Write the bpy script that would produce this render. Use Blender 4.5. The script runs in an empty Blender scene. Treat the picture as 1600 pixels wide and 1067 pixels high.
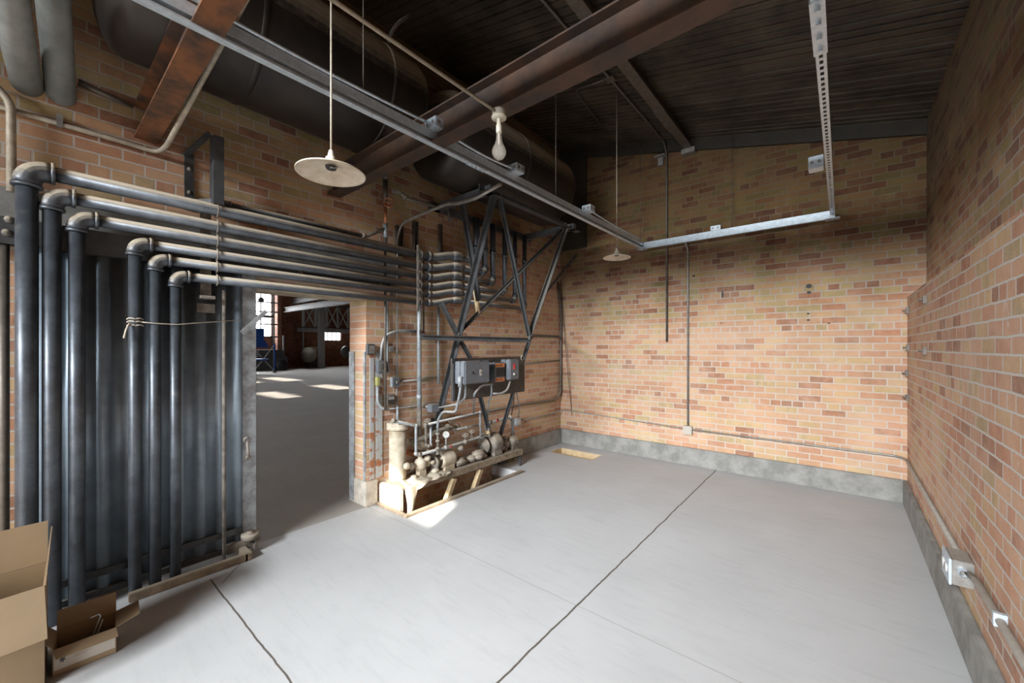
import bpy, bmesh, math, random
from mathutils import Vector, Matrix
random.seed(7)
S = bpy.context.scene
COL = S.collection
PI = math.pi

# ------------------------------------------------------------------ camera, sky, sun, exposure
CX, CY, CZ = 3.452, -5.393, 1.5
YAW = math.atan(516 / 624)
cam = bpy.data.cameras.new('camera')
cam.sensor_width = 36.0
cam.lens = 624 / 1600 * 36
cam.shift_y = 9.5 / 1600
cam.clip_start = 0.02
co = bpy.data.objects.new('camera', cam)
co.location = (CX, CY, CZ)
co.rotation_euler = (PI / 2, 0, YAW)
COL.objects.link(co)
S.camera = co
S.view_settings.view_transform = 'Standard'
S.view_settings.look = 'None'
S.view_settings.gamma = 1.0
S.view_settings.use_curve_mapping = False
S.view_settings.exposure = 3.55
S.cycles.use_denoising = True
S.cycles.max_bounces = 10
S.cycles.diffuse_bounces = 7
S.cycles.sample_clamp_indirect = 6
S.cycles.caustics_reflective = False
S.cycles.caustics_refractive = False

world = bpy.data.worlds.new('sky')
S.world = world
world.use_nodes = True
wb = world.node_tree.nodes['Background']
wb.inputs[1].default_value = 1.0
_nt = world.node_tree                                  # hazy bright sky, brighter towards the zenith
_tc = _nt.nodes.new('ShaderNodeTexCoord')
_sx = _nt.nodes.new('ShaderNodeSeparateXYZ')
_mr = _nt.nodes.new('ShaderNodeMapRange')
_mr.inputs['From Min'].default_value = 0.0
_mr.inputs['From Max'].default_value = 0.7
_rp = _nt.nodes.new('ShaderNodeValToRGB')
_rp.color_ramp.elements[0].color = (1.5, 1.55, 1.6, 1)
_rp.color_ramp.elements[1].color = (2.6, 2.7, 2.8, 1)
_nt.links.new(_tc.outputs['Generated'], _sx.inputs[0])
_nt.links.new(_sx.outputs[2], _mr.inputs[0])
_nt.links.new(_mr.outputs[0], _rp.inputs[0])
_nt.links.new(_rp.outputs[0], wb.inputs[0])

SUN_AZ = Vector((-0.38, 0.925, 0)).normalized()
SUN_TAN = 0.50
sun_dir = (SUN_AZ + Vector((0, 0, -SUN_TAN))).normalized()
sd = bpy.data.lights.new('sun', 'SUN')
sd.energy = 1.7
sd.angle = 0.009
sd.color = (1.0, 0.93, 0.82)
so = bpy.data.objects.new('sun', sd)
so.rotation_euler = sun_dir.to_track_quat('-Z', 'Y').to_euler()
so.location = (6, -20, 20)
COL.objects.link(so)

def portal(loc, rot, sx, sy):
    d = bpy.data.lights.new('portal', 'AREA')
    d.shape = 'RECTANGLE'
    d.size = sx
    d.size_y = sy
    d.cycles.is_portal = True
    o = bpy.data.objects.new('portal', d)
    o.location = loc
    o.rotation_euler = rot
    COL.objects.link(o)
DOOR = (1.45, 3.5, 2.25)           # opening in the wall behind the camera: x0, x1, head height
REAR = -9.5
portal(((DOOR[0] + DOOR[1]) / 2, REAR, DOOR[2] / 2), (PI / 2, 0, 0), DOOR[1] - DOOR[0], DOOR[2])
portal((-21, -18, 3.0), (PI / 2, 0, 0), 12, 3.0)

# added fill light inside the rear wall, standing in for daylight, aimed at the floor
wd = bpy.data.lights.new('rear_fill_light', 'AREA')
wd.shape = 'RECTANGLE'
wd.size = 2.4
wd.size_y = 0.5
wd.energy = 13
wd.spread = math.radians(60)
wd.color = (0.93, 0.97, 1.0)
wo = bpy.data.objects.new('rear_fill_light', wd)
wo.location = (2.15, REAR + 0.15, 3.25)
wo.rotation_euler = (Vector((2.1, -1.7, 0.1)) - wo.location).to_track_quat('-Z', 'Y').to_euler()
COL.objects.link(wo)

# ------------------------------------------------------------------ helpers: a picture direction met with a real plane
_F = Vector((-math.sin(YAW), math.cos(YAW), 0))
_R = Vector((math.cos(YAW), math.sin(YAW), 0))
def _hit(px, py, ax, v):
    d = _R * ((px - 800) / 624) + _F - Vector((0, 0, 1)) * ((py - 543) / 624)
    c = Vector((CX, CY, CZ))
    return c + d * ((v - c[ax]) / d[ax])
def AX(px, py, v): return _hit(px, py, 0, v)
def AY(px, py, v): return _hit(px, py, 1, v)
def AZ(px, py, v): return _hit(px, py, 2, v)

# ------------------------------------------------------------------ materials
def new_mat(name):
    m = bpy.data.materials.new(name)
    m.use_nodes = True
    nt = m.node_tree
    b = nt.nodes['Principled BSDF']
    return m, nt, b
def N(nt, t, **kw):
    n = nt.nodes.new(t)
    for k, v in kw.items():
        if k.startswith('i_'):
            key = k[2:]
            key = int(key) if key.isdigit() else key.replace('_', ' ')
            n.inputs[key].default_value = v
        else:
            setattr(n, k, v)
    return n
def L(nt, a, b): nt.links.new(a, b)
def ramp(nt, stops, interp='LINEAR'):
    r = nt.nodes.new('ShaderNodeValToRGB')
    r.color_ramp.interpolation = interp
    e = r.color_ramp.elements
    while len(e) < len(stops): e.new(0.5)
    for k, (p, c) in enumerate(stops):
        e[k].position = p
        e[k].color = (c[0], c[1], c[2], 1)
    return r
def math_(nt, op, a, b=None, c=None):
    n = nt.nodes.new('ShaderNodeMath')
    n.operation = op
    for k, v in enumerate((a, b, c)):
        if v is None: continue
        if isinstance(v, (int, float)): n.inputs[k].default_value = v
        else: L(nt, v, n.inputs[k])
    return n.outputs[0]
def mixc(nt, f, a, b, mode='MIX'):
    n = nt.nodes.new('ShaderNodeMix')
    n.data_type = 'RGBA'
    n.blend_type = mode
    for k, v in ((0, f), (6, a), (7, b)):
        if isinstance(v, (int, float)): n.inputs[k].default_value = v
        elif isinstance(v, tuple): n.inputs[k].default_value = (v[0], v[1], v[2], 1)
        else: L(nt, v, n.inputs[k])
    return n.outputs[2]
def noise(nt, vec, scale, detail=4, rough=0.6):
    n = N(nt, 'ShaderNodeTexNoise')
    n.inputs['Scale'].default_value = scale
    n.inputs['Detail'].default_value = detail
    n.inputs['Roughness'].default_value = rough
    if vec is not None: L(nt, vec, n.inputs['Vector'])
    return n.outputs['Fac']
def pos(nt): return N(nt, 'ShaderNodeNewGeometry').outputs['Position']
def bump(nt, b, h, strength=0.4, dist=0.01):
    n = N(nt, 'ShaderNodeBump')
    n.inputs['Strength'].default_value = strength
    n.inputs['Distance'].default_value = dist
    L(nt, h, n.inputs['Height'])
    L(nt, n.outputs[0], b.inputs['Normal'])

def plain(name, col, rough=0.6, metal=0.0, var=0.25, scale=9, dust=0.0, col2=None, bmp=0.15, dustcol=(0.40, 0.345, 0.27)):
    m, nt, b = new_mat(name)
    p = pos(nt)
    f = noise(nt, p, scale, 5, 0.65)
    c2 = col2 or tuple(x * (1 - var) for x in col)
    r = ramp(nt, [(0.38, c2), (0.62, col)])
    L(nt, f, r.inputs[0])
    out = r.outputs[0]
    b.inputs['Metallic'].default_value = metal
    b.inputs['Roughness'].default_value = rough
    if dust:
        g = N(nt, 'ShaderNodeNewGeometry')
        sx = N(nt, 'ShaderNodeSeparateXYZ')
        L(nt, g.outputs['True Normal'], sx.inputs[0])
        up = math_(nt, 'ADD', sx.outputs[2], math_(nt, 'MULTIPLY', math_(nt, 'SUBTRACT', noise(nt, p, 22, 5), 0.5), 0.3))
        mr = N(nt, 'ShaderNodeMapRange')
        mr.inputs['From Min'].default_value = 0.02
        mr.inputs['From Max'].default_value = 0.45
        mr.inputs['To Max'].default_value = dust
        L(nt, up, mr.inputs[0])
        fac = mr.outputs[0]
        out = mixc(nt, fac, out, dustcol)
        L(nt, math_(nt, 'MULTIPLY', math_(nt, 'SUBTRACT', 1.0, fac), metal), b.inputs['Metallic'])
        L(nt, math_(nt, 'MULTIPLY_ADD', fac, 0.9 - rough, rough), b.inputs['Roughness'])
    L(nt, out, b.inputs['Base Color'])
    if bmp: bump(nt, b, noise(nt, p, scale * 7, 3), bmp, 0.004)
    return m

def brick_mat(name, axis, stops, mortar, stain=0.35, white=0.0, pale=0.0, w=0.205, rh=0.0701, far=False, stops2=None, g0=1.75):
    m, nt, b = new_mat(name)
    p = pos(nt)
    sp = N(nt, 'ShaderNodeSeparateXYZ')
    L(nt, p, sp.inputs[0])
    cb = N(nt, 'ShaderNodeCombineXYZ')
    L(nt, sp.outputs[axis], cb.inputs[0])
    wob = math_(nt, 'MULTIPLY', math_(nt, 'SUBTRACT', noise(nt, p, 7, 3), 0.5), 0.012)
    wob2 = math_(nt, 'MULTIPLY', math_(nt, 'SUBTRACT', noise(nt, p, 60, 3), 0.5), 0.006)
    L(nt, math_(nt, 'ADD', math_(nt, 'ADD', sp.outputs[2], wob), wob2), cb.inputs[1])
    def brick(bw, off):
        t = N(nt, 'ShaderNodeTexBrick')
        t.offset = off
        t.inputs['Color1'].default_value = (0, 0, 0, 1)
        t.inputs['Color2'].default_value = (1, 1, 1, 1)
        t.inputs['Mortar'].default_value = (0.5, 0.5, 0.5, 1)
        t.inputs['Scale'].default_value = 1
        t.inputs['Mortar Size'].default_value = 0.0062
        t.inputs['Mortar Smooth'].default_value = 0.25
        t.inputs['Brick Width'].default_value = bw
        t.inputs['Row Height'].default_value = rh
        L(nt, cb.outputs[0], t.inputs['Vector'])
        return t
    a = brick(w, 0.5)
    h = brick(w / 2, 0.5)
    row = math_(nt, 'FLOOR', math_(nt, 'DIVIDE', math_(nt, 'ADD', sp.outputs[2], wob), rh))
    sel = math_(nt, 'LESS_THAN', math_(nt, 'MODULO', row, 6.0), 0.5)
    val = mixc(nt, sel, a.outputs['Color'], h.outputs['Color'])
    mo = N(nt, 'ShaderNodeMix')
    L(nt, sel, mo.inputs[0]); L(nt, a.outputs['Fac'], mo.inputs[2]); L(nt, h.outputs['Fac'], mo.inputs[3])
    mfac = mo.outputs[0]
    val2 = math_(nt, 'ADD', val, math_(nt, 'MULTIPLY', math_(nt, 'SUBTRACT', noise(nt, p, 14, 4), 0.5), 0.55))
    r = ramp(nt, stops)
    L(nt, val2, r.inputs[0])
    grain = noise(nt, p, 160, 3, 0.7)
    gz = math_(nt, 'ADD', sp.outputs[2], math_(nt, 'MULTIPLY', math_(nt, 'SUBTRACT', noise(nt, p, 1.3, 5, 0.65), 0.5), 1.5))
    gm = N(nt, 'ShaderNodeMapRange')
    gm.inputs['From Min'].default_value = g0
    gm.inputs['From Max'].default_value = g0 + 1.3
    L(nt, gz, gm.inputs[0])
    rout = r.outputs[0]
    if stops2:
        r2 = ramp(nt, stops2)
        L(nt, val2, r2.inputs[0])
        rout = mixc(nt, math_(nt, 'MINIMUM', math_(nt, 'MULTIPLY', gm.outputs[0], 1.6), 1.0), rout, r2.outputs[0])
    c = mixc(nt, 0.35, rout, grain, 'OVERLAY')
    st = ramp(nt, [(0.36, (1 - stain,) * 3), (0.6, (1, 1, 1))])
    L(nt, noise(nt, p, 1.7, 5, 0.65), st.inputs[0])
    c = mixc(nt, 1.0, c, st.outputs[0], 'MULTIPLY')
    if pale:
        pr = ramp(nt, [(0.42, (0, 0, 0)), (0.66, (pale,) * 3)])
        L(nt, noise(nt, p, 2.3, 6, 0.7), pr.inputs[0])
        c = mixc(nt, pr.outputs[0], c, (0.62, 0.50, 0.40))
    if white:
        wr = ramp(nt, [(0.63, (0, 0, 0)), (0.70, (white,) * 3)])
        L(nt, noise(nt, p, 5.5, 7, 0.75), wr.inputs[0])
        c = mixc(nt, wr.outputs[0], c, (0.72, 0.68, 0.63))
    c = mixc(nt, mfac, c, mortar)
    # grime and upper-room shade painted into the brick colour, darker with height, uneven edge
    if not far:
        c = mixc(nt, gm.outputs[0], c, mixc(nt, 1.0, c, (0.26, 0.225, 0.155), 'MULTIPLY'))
    L(nt, c, b.inputs['Base Color'])
    b.inputs['Roughness'].default_value = 0.92
    hgt = math_(nt, 'ADD', math_(nt, 'SUBTRACT', 1.0, mfac), math_(nt, 'MULTIPLY', noise(nt, p, 90, 4), 0.5))
    bump(nt, b, hgt, 0.55, 0.006)
    return m

warm = [(0.0, (0.34, 0.17, 0.10)), (0.15, (0.50, 0.25, 0.145)), (0.4, (0.57, 0.33, 0.20)), (0.7, (0.59, 0.365, 0.22)), (0.9, (0.56, 0.39, 0.20)), (1.0, (0.46, 0.34, 0.185))]
upper_tones = [(0.0, (0.30, 0.13, 0.085)), (0.2, (0.46, 0.215, 0.13)), (0.4, (0.60, 0.345, 0.19)), (0.62, (0.62, 0.41, 0.21)), (0.82, (0.55, 0.43, 0.20)), (1.0, (0.40, 0.33, 0.15))]
M_BRX = brick_mat('orange_brick_back', 0, warm, (0.53, 0.47, 0.41), 0.2, pale=0.3, stops2=upper_tones)
M_BRY = brick_mat('orange_brick_side', 1, warm, (0.53, 0.47, 0.41), 0.2, pale=0.25, stops2=upper_tones, g0=2.35)
M_BRR = brick_mat('orange_brick_right', 1, [(q, (c[0] * 0.98, c[1] * 0.93, c[2] * 0.95)) for q, c in warm], (0.54, 0.49, 0.44), 0.22, white=0.5, pale=0.3, stops2=upper_tones)
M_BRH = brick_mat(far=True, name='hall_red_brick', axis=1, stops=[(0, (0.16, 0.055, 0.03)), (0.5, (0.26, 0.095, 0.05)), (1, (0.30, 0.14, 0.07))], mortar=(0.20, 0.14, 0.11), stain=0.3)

def floor_mat(name, col, joints=True):
    m, nt, b = new_mat(name)
    p = pos(nt)
    sp = N(nt, 'ShaderNodeSeparateXYZ')
    L(nt, p, sp.inputs[0])
    r = ramp(nt, [(0.3, tuple(x * 0.93 for x in col)), (0.7, tuple(x * 1.04 for x in col))])
    L(nt, noise(nt, p, 1.6, 6, 0.6), r.inputs[0])
    mp = N(nt, 'ShaderNodeMapping')
    mp.inputs['Rotation'].default_value = (0, 0, 0.5)
    mp.inputs['Scale'].default_value = (1.5, 9, 1)
    L(nt, p, mp.inputs[0])
    sw = ramp(nt, [(0.3, (0.92,) * 3), (0.5, (1, 1, 1))])
    L(nt, noise(nt, mp.outputs[0], 2.2, 6, 0.7), sw.inputs[0])
    c = mixc(nt, 1.0, r.outputs[0], sw.outputs[0], 'MULTIPLY')
    sc_ = ramp(nt, [(0.735, (1, 1, 1)), (0.76, (0.62,) * 3)])
    L(nt, noise(nt, mp.outputs[0], 7, 3, 0.6), sc_.inputs[0])
    c = mixc(nt, 1.0, c, sc_.outputs[0], 'MULTIPLY')
    if joints:
        wv = math_(nt, 'MULTIPLY', math_(nt, 'SUBTRACT', noise(nt, p, 5, 3), 0.5), 0.02)
        def line(coord, v, hw):
            return math_(nt, 'LESS_THAN', math_(nt, 'ABSOLUTE', math_(nt, 'ADD', math_(nt, 'SUBTRACT', coord, v), wv)), hw)
        j1 = line(sp.outputs[0], 2.262, 0.0055)
        j2 = math_(nt, 'MULTIPLY', line(sp.outputs[1], -4.645, 0.0045), math_(nt, 'MULTIPLY', math_(nt, 'GREATER_THAN', sp.outputs[0], 0.3), math_(nt, 'LESS_THAN', sp.outputs[0], 2.26)))
        j3 = math_(nt, 'MULTIPLY', line(sp.outputs[1], -3.362, 0.003), 0.35)
        dg = math_(nt, 'ADD', math_(nt, 'MULTIPLY', sp.outputs[0], 0.84), math_(nt, 'MULTIPLY', sp.outputs[1], 1.0))
        j4 = math_(nt, 'MULTIPLY', line(dg, -4.265, 0.004), math_(nt, 'MULTIPLY', math_(nt, 'LESS_THAN', sp.outputs[0], 0.41), math_(nt, 'GREATER_THAN', sp.outputs[0], 0.15)))
        j = math_(nt, 'MINIMUM', math_(nt, 'ADD', math_(nt, 'ADD', j1, j2), math_(nt, 'ADD', j3, j4)), 1.0)
        c = mixc(nt, j, c, (0.10, 0.085, 0.07))
    L(nt, c, b.inputs['Base Color'])
    b.inputs['Roughness'].default_value = 0.72
    bump(nt, b, noise(nt, p, 25, 5), 0.08, 0.006)
    return m
M_FLOOR = floor_mat('painted_concrete', (0.475, 0.480, 0.485))
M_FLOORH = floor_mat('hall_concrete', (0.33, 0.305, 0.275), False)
M_BASE = plain('bare_concrete', (0.30, 0.295, 0.275), 0.9, var=0.35, scale=6, bmp=0.4)
M_PALECON = plain('pale_concrete', (0.52, 0.47, 0.40), 0.9, var=0.3, scale=12, bmp=0.4)
M_ASPH = plain('asphalt', (0.05, 0.05, 0.052), 0.9)
M_DECK = plain('sooty_plank', (0.085, 0.068, 0.048), 0.5, col2=(0.030, 0.024, 0.018), scale=2.5, bmp=0.2)
M_FASCIA = plain('dark_fascia', (0.035, 0.028, 0.020), 0.7, var=0.3)
M_RUST = plain('rusty_steel', (0.085, 0.046, 0.028), 0.6, metal=0.25, col2=(0.036, 0.027, 0.023), scale=5, dust=0.55, dustcol=(0.30, 0.24, 0.17))
M_RUST2 = plain('orange_rusty_steel', (0.21, 0.085, 0.035), 0.6, metal=0.2, col2=(0.05, 0.033, 0.026), scale=6, dust=0.4)
M_TANK = plain('dark_tank_steel', (0.030, 0.023, 0.018), 0.45, metal=0.4, col2=(0.016, 0.013, 0.012), scale=4, dust=0.9, dustcol=(0.40, 0.33, 0.235))
M_STEEL = plain('dark_painted_steel', (0.085, 0.088, 0.092), 0.5, metal=0.35, var=0.4, scale=7, dust=0.6, dustcol=(0.27, 0.25, 0.215))
M_PIPE = plain('dusty_black_pipe', (0.10, 0.115, 0.135), 0.42, metal=0.5, col2=(0.065, 0.072, 0.083), scale=9, dust=0.95, dustcol=(0.47, 0.40, 0.30))
M_DOOR = plain('blue_grey_sheet', (0.33, 0.41, 0.48), 0.45, metal=0.35, col2=(0.22, 0.27, 0.32), scale=3, dust=0.6)
M_DOORF = plain('scuffed_grey_paint', (0.36, 0.39, 0.41), 0.5, metal=0.2, col2=(0.20, 0.20, 0.20), scale=14, dust=0.5)
M_GALV = plain('galvanised_steel', (0.66, 0.76, 0.84), 0.36, metal=0.45, var=0.2, scale=30, bmp=0.05)
M_GALVD = plain('dull_conduit', (0.36, 0.35, 0.33), 0.45, metal=0.6, var=0.3, scale=20, bmp=0.05, dust=0.4)
M_INS = plain('grey_insulated_pipe', (0.24, 0.25, 0.235), 0.8, var=0.25, scale=10)
M_COND = plain('cream_conduit', (0.42, 0.37, 0.29), 0.6, metal=0.2, var=0.3, scale=20)
M_DKCOND = plain('dark_conduit', (0.14, 0.12, 0.10), 0.5, metal=0.4, var=0.3, scale=20, dust=0.4)
M_COPPER = plain('orange_copper', (0.45, 0.19, 0.09), 0.45, metal=0.5, var=0.3, scale=15)
M_BRASS = plain('dull_brass', (0.38, 0.28, 0.14), 0.45, metal=0.6, var=0.3, scale=20)
M_DUSTM = plain('dust_covered_iron', (0.24, 0.215, 0.18), 0.85, col2=(0.12, 0.105, 0.09), scale=14, dust=0.75, bmp=0.6, dustcol=(0.40, 0.345, 0.27))
M_CREAM = plain('dusty_cream_paint', (0.56, 0.50, 0.39), 0.75, col2=(0.34, 0.275, 0.19), scale=9, dust=0.5, dustcol=(0.68, 0.62, 0.52))
M_CANVAS = plain('pale_canvas', (0.66, 0.59, 0.46), 0.95, var=0.25, scale=15, bmp=0.6)
M_GPIPE = plain('grey_painted_pipe', (0.33, 0.36, 0.38), 0.5, metal=0.2, var=0.3, scale=14, dust=0.85, dustcol=(0.55, 0.51, 0.44))
M_WOOD = plain('weathered_wood', (0.27, 0.21, 0.145), 0.85, col2=(0.14, 0.105, 0.07), scale=9, bmp=0.4, dust=0.45)
M_WOODL = plain('pale_pine', (0.58, 0.44, 0.26), 0.8, var=0.3, scale=11)
M_CARD = plain('brown_cardboard', (0.28, 0.20, 0.118), 0.85, var=0.10, scale=4, bmp=0.05)
M_CARDIN = plain('shaded_cardboard_inside', (0.43, 0.31, 0.185), 0.85, var=0.10, scale=4, bmp=0.05)
M_WHITE = plain('white_print', (0.48, 0.44, 0.38), 0.8, var=0.08)
M_INK = plain('black_ink', (0.07, 0.06, 0.06), 0.8)
M_RED = plain('red_print', (0.45, 0.10, 0.06), 0.8)
M_BROWNI = plain('brown_ink', (0.22, 0.11, 0.06), 0.8)
M_ENAMEL = plain('dusty_enamel', (0.62, 0.55, 0.44), 0.5, col2=(0.46, 0.38, 0.27), scale=14, bmp=0.05)
M_PORC = plain('porcelain', (0.62, 0.58, 0.48), 0.35, var=0.15)
M_ROPE = plain('pale_rope', (0.58, 0.52, 0.42), 0.95, scale=60, bmp=0.4)
M_CASE = plain('grey_control_box', (0.135, 0.150, 0.170), 0.45, var=0.2, scale=12, dust=0.75)
M_BOARD = plain('dark_brown_board', (0.075, 0.060, 0.048), 0.7, var=0.3, dust=0.4)
M_ORANGE = plain('orange_label', (0.75, 0.22, 0.05), 0.6)
M_REDP = plain('red_paint', (0.62, 0.06, 0.05), 0.5)
M_BLACK = plain('black_rubber', (0.02, 0.02, 0.02), 0.6)
M_BLUE = plain('blue_paint', (0.02, 0.09, 0.42), 0.45, var=0.2)
M_HSTEEL = plain('hall_grey_steel', (0.27, 0.27, 0.265), 0.6, var=0.2)
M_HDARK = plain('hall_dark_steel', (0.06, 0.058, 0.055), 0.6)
M_TWALL = plain('tan_plaster', (0.42, 0.38, 0.31), 0.95, var=0.2)
M_DIAL = plain('white_dial', (0.5, 0.5, 0.48), 0.4, var=0.05)
M_PEEL = plain('peeling_grey_paint', (0.40, 0.41, 0.41), 0.6, metal=0.1, col2=(0.33, 0.13, 0.06), scale=11, bmp=0.4)
M_PEEL.node_tree.nodes['Color Ramp'].color_ramp.elements[0].position = 0.44
M_PEEL.node_tree.nodes['Color Ramp'].color_ramp.elements[1].position = 0.47
M_YEL = plain('green_yellow_device', (0.33, 0.33, 0.12), 0.5)
M_STRAW = plain('yellow_insulation', (0.42, 0.36, 0.18), 1.0, bmp=0.8, scale=30)

def glass():
    m, nt, b = new_mat('bulb_glass')
    b.inputs['Base Color'].default_value = (0.75, 0.68, 0.58, 1)
    b.inputs['Roughness'].default_value = 0.08
    b.inputs['Alpha'].default_value = 0.17
    return m
M_GLASS = glass()

# ------------------------------------------------------------------ mesh builder
class MB:
    def __init__(s): s.bm = bmesh.new()
    def box(s, a, b, rot=None, origin=None):
        a, b = Vector(a), Vector(b)
        vs = [Vector((x, y, z)) for x in (a.x, b.x) for y in (a.y, b.y) for z in (a.z, b.z)]
        if rot is not None:
            o = Vector(origin) if origin is not None else (a + b) / 2
            vs = [rot @ (v - o) + o for v in vs]
        v = [s.bm.verts.new(q) for q in vs]
        for f in ((0, 1, 3, 2), (4, 6, 7, 5), (0, 4, 5, 1), (2, 3, 7, 6), (0, 2, 6, 4), (1, 5, 7, 3)):
            s.bm.faces.new([v[i] for i in f])
        return s
    def prof(s, p0, p1, pts, up=(0, 0, 1)):
        """extrude the closed outline pts (u, v) from p0 to p1; v runs along up"""
        p0, p1 = Vector(p0), Vector(p1)
        d = (p1 - p0).normalized()
        u = d.cross(Vector(up))
        if u.length < 1e-4: u = d.cross(Vector((0, 1, 0)))
        u.normalize()
        w = u.cross(d).normalized()
        r0 = [s.bm.verts.new(p0 + u * a + w * b) for a, b in pts]
        r1 = [s.bm.verts.new(p1 + u * a + w * b) for a, b in pts]
        n = len(pts)
        for i in range(n):
            s.bm.faces.new((r0[i], r0[(i + 1) % n], r1[(i + 1) % n], r1[i]))
        s.bm.faces.new(list(reversed(r0)))
        s.bm.faces.new(r1)
        return s
    def bar(s, p0, p1, w, h, up=(0, 0, 1)):
        return s.prof(p0, p1, [(-w / 2, -h / 2), (w / 2, -h / 2), (w / 2, h / 2), (-w / 2, h / 2)], up)
    def angle(s, p0, p1, w, t=0.008, up=(0, 0, 1), fx=1, fy=1):
        pts = [(0, 0), (fx * w, 0), (fx * w, fy * t), (fx * t, fy * t), (fx * t, fy * w), (0, fy * w)]
        return s.prof(p0, p1, pts, up)
    def tube(s, pts, r, n=12, caps=True, fillet=0.0, fn=5):
        P = [Vector(p) for p in pts]
        if fillet and len(P) > 2:
            Q = [P[0]]
            for i in range(1, len(P) - 1):
                a, b, c = P[i - 1], P[i], P[i + 1]
                l = min(fillet, (a - b).length * 0.45, (c - b).length * 0.45)
                s0, s1 = b + (a - b).normalized() * l, b + (c - b).normalized() * l
                for k in range(fn + 1):
                    t = k / fn
                    Q.append(s0 * (1 - t) ** 2 + b * 2 * t * (1 - t) + s1 * t * t)
            Q.append(P[-1])
            P = Q
        rad = [r[min(len(r) - 1, int(i * len(r) / len(P)))] for i in range(len(P))] if isinstance(r, (list, tuple)) else [r] * len(P)
        T = []
        for i in range(len(P)):
            d = (P[min(i + 1, len(P) - 1)] - P[max(i - 1, 0)])
            T.append(d.normalized() if d.length > 1e-9 else Vector((0, 0, 1)))
        ref = Vector((0, 0, 1)) if abs(T[0].z) < 0.9 else Vector((1, 0, 0))
        u = T[0].cross(ref).normalized()
        rings = []
        for i, p in enumerate(P):
            u = (u - T[i] * u.dot(T[i])).normalized()
            w = T[i].cross(u)
            rings.append([s.bm.verts.new(p + (u * math.cos(2 * PI * k / n) + w * math.sin(2 * PI * k / n)) * rad[i]) for k in range(n)])
        for a, b in zip(rings, rings[1:]):
            for k in range(n):
                f = s.bm.faces.new((a[k], a[(k + 1) % n], b[(k + 1) % n], b[k]))
                f.smooth = True
        if caps:
            s.bm.faces.new(list(reversed(rings[0])))
            s.bm.faces.new(rings[-1])
        return s
    def lathe(s, c, prof, axis=(0, 0, 1), n=24, smooth=True):
        """prof: (radius, height) pairs along axis from c"""
        c, ax = Vector(c), Vector(axis).normalized()
        ref = Vector((0, 0, 1)) if abs(ax.z) < 0.9 else Vector((1, 0, 0))
        u = ax.cross(ref).normalized()
        w = ax.cross(u)
        rings = []
        for r, h in prof:
            if r < 1e-5: rings.append([s.bm.verts.new(c + ax * h)])
            else: rings.append([s.bm.verts.new(c + ax * h + (u * math.cos(2 * PI * k / n) + w * math.sin(2 * PI * k / n)) * r) for k in range(n)])
        for a, b in zip(rings, rings[1:]):
            for k in range(n):
                if len(a) == 1 and len(b) == 1: continue
                if len(a) == 1: f = s.bm.faces.new((a[0], b[(k + 1) % n], b[k]))
                elif len(b) == 1: f = s.bm.faces.new((a[k], a[(k + 1) % n], b[0]))
                else: f = s.bm.faces.new((a[k], a[(k + 1) % n], b[(k + 1) % n], b[k]))
                f.smooth = smooth
        return s
    def ball(s, c, r, sc=(1, 1, 1), n=12, jit=0.0):
        bmesh_v = bmesh.ops.create_uvsphere(s.bm, u_segments=n, v_segments=max(6, n // 2 + 2), radius=1.0)['verts']
        for v in bmesh_v:
            k = r * (1 + random.uniform(-jit, jit))
            v.co = Vector((v.co.x * sc[0] * k, v.co.y * sc[1] * k, v.co.z * sc[2] * k)) + Vector(c)
            for f in v.link_faces: f.smooth = True
        return s
    def quad(s, pts, t=None):
        v = [s.bm.verts.new(Vector(p)) for p in pts]
        s.bm.faces.new(v)
        return s
    def slab(s, pts, thick):
        """a flat polygon given real thickness along its own normal"""
        P = [Vector(p) for p in pts]
        nrm = (P[1] - P[0]).cross(P[2] - P[0]).normalized() * thick
        a = [s.bm.verts.new(p) for p in P]
        b = [s.bm.verts.new(p + nrm) for p in P]
        n = len(P)
        s.bm.faces.new(list(reversed(a)))
        s.bm.faces.new(b)
        for i in range(n): s.bm.faces.new((a[i], a[(i + 1) % n], b[(i + 1) % n], b[i]))
        return s
    def build(s, name, mat, parent=None, origin=None, bevel=0.0, label=None):
        bmesh.ops.recalc_face_normals(s.bm, faces=s.bm.faces)
        if bevel:
            es = [e for e in s.bm.edges if len(e.link_faces) == 2 and e.calc_face_angle(0) > 0.7]
            bmesh.ops.bevel(s.bm, geom=es, offset=bevel, segments=2, affect='EDGES', clamp_overlap=True)
        me = bpy.data.meshes.new(name)
        if parent is not None: base = parent_world(parent)
        elif origin is not None: base = Vector(origin)
        else:
            xs = [v.co.x for v in s.bm.verts]; ys = [v.co.y for v in s.bm.verts]; zs = [v.co.z for v in s.bm.verts]
            base = Vector(((min(xs) + max(xs)) / 2, (min(ys) + max(ys)) / 2, min(zs)))
        for v in s.bm.verts: v.co -= base
        s.bm.to_mesh(me)
        s.bm.free()
        me.materials.append(mat)
        o = bpy.data.objects.new(name, me)
        COL.objects.link(o)
        if parent is not None: o.parent = parent
        else: o.location = base
        if label: o['label'] = label
        return o
def parent_world(p):
    w = Vector((0, 0, 0))
    while p is not None:
        w += p.location
        p = p.parent
    return w
def thing(name, loc, label, cat, group=None):
    o = bpy.data.objects.new(name, None)
    o.empty_display_size = 0.05
    o.location = loc
    COL.objects.link(o)
    return tag(o, label, cat, group)
def tag(o, label, cat, group=None):
    o['label'] = label
    o['category'] = cat
    if group: o['group'] = group
    return o
def struct(o):
    o['kind'] = 'structure'
    return o

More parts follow.
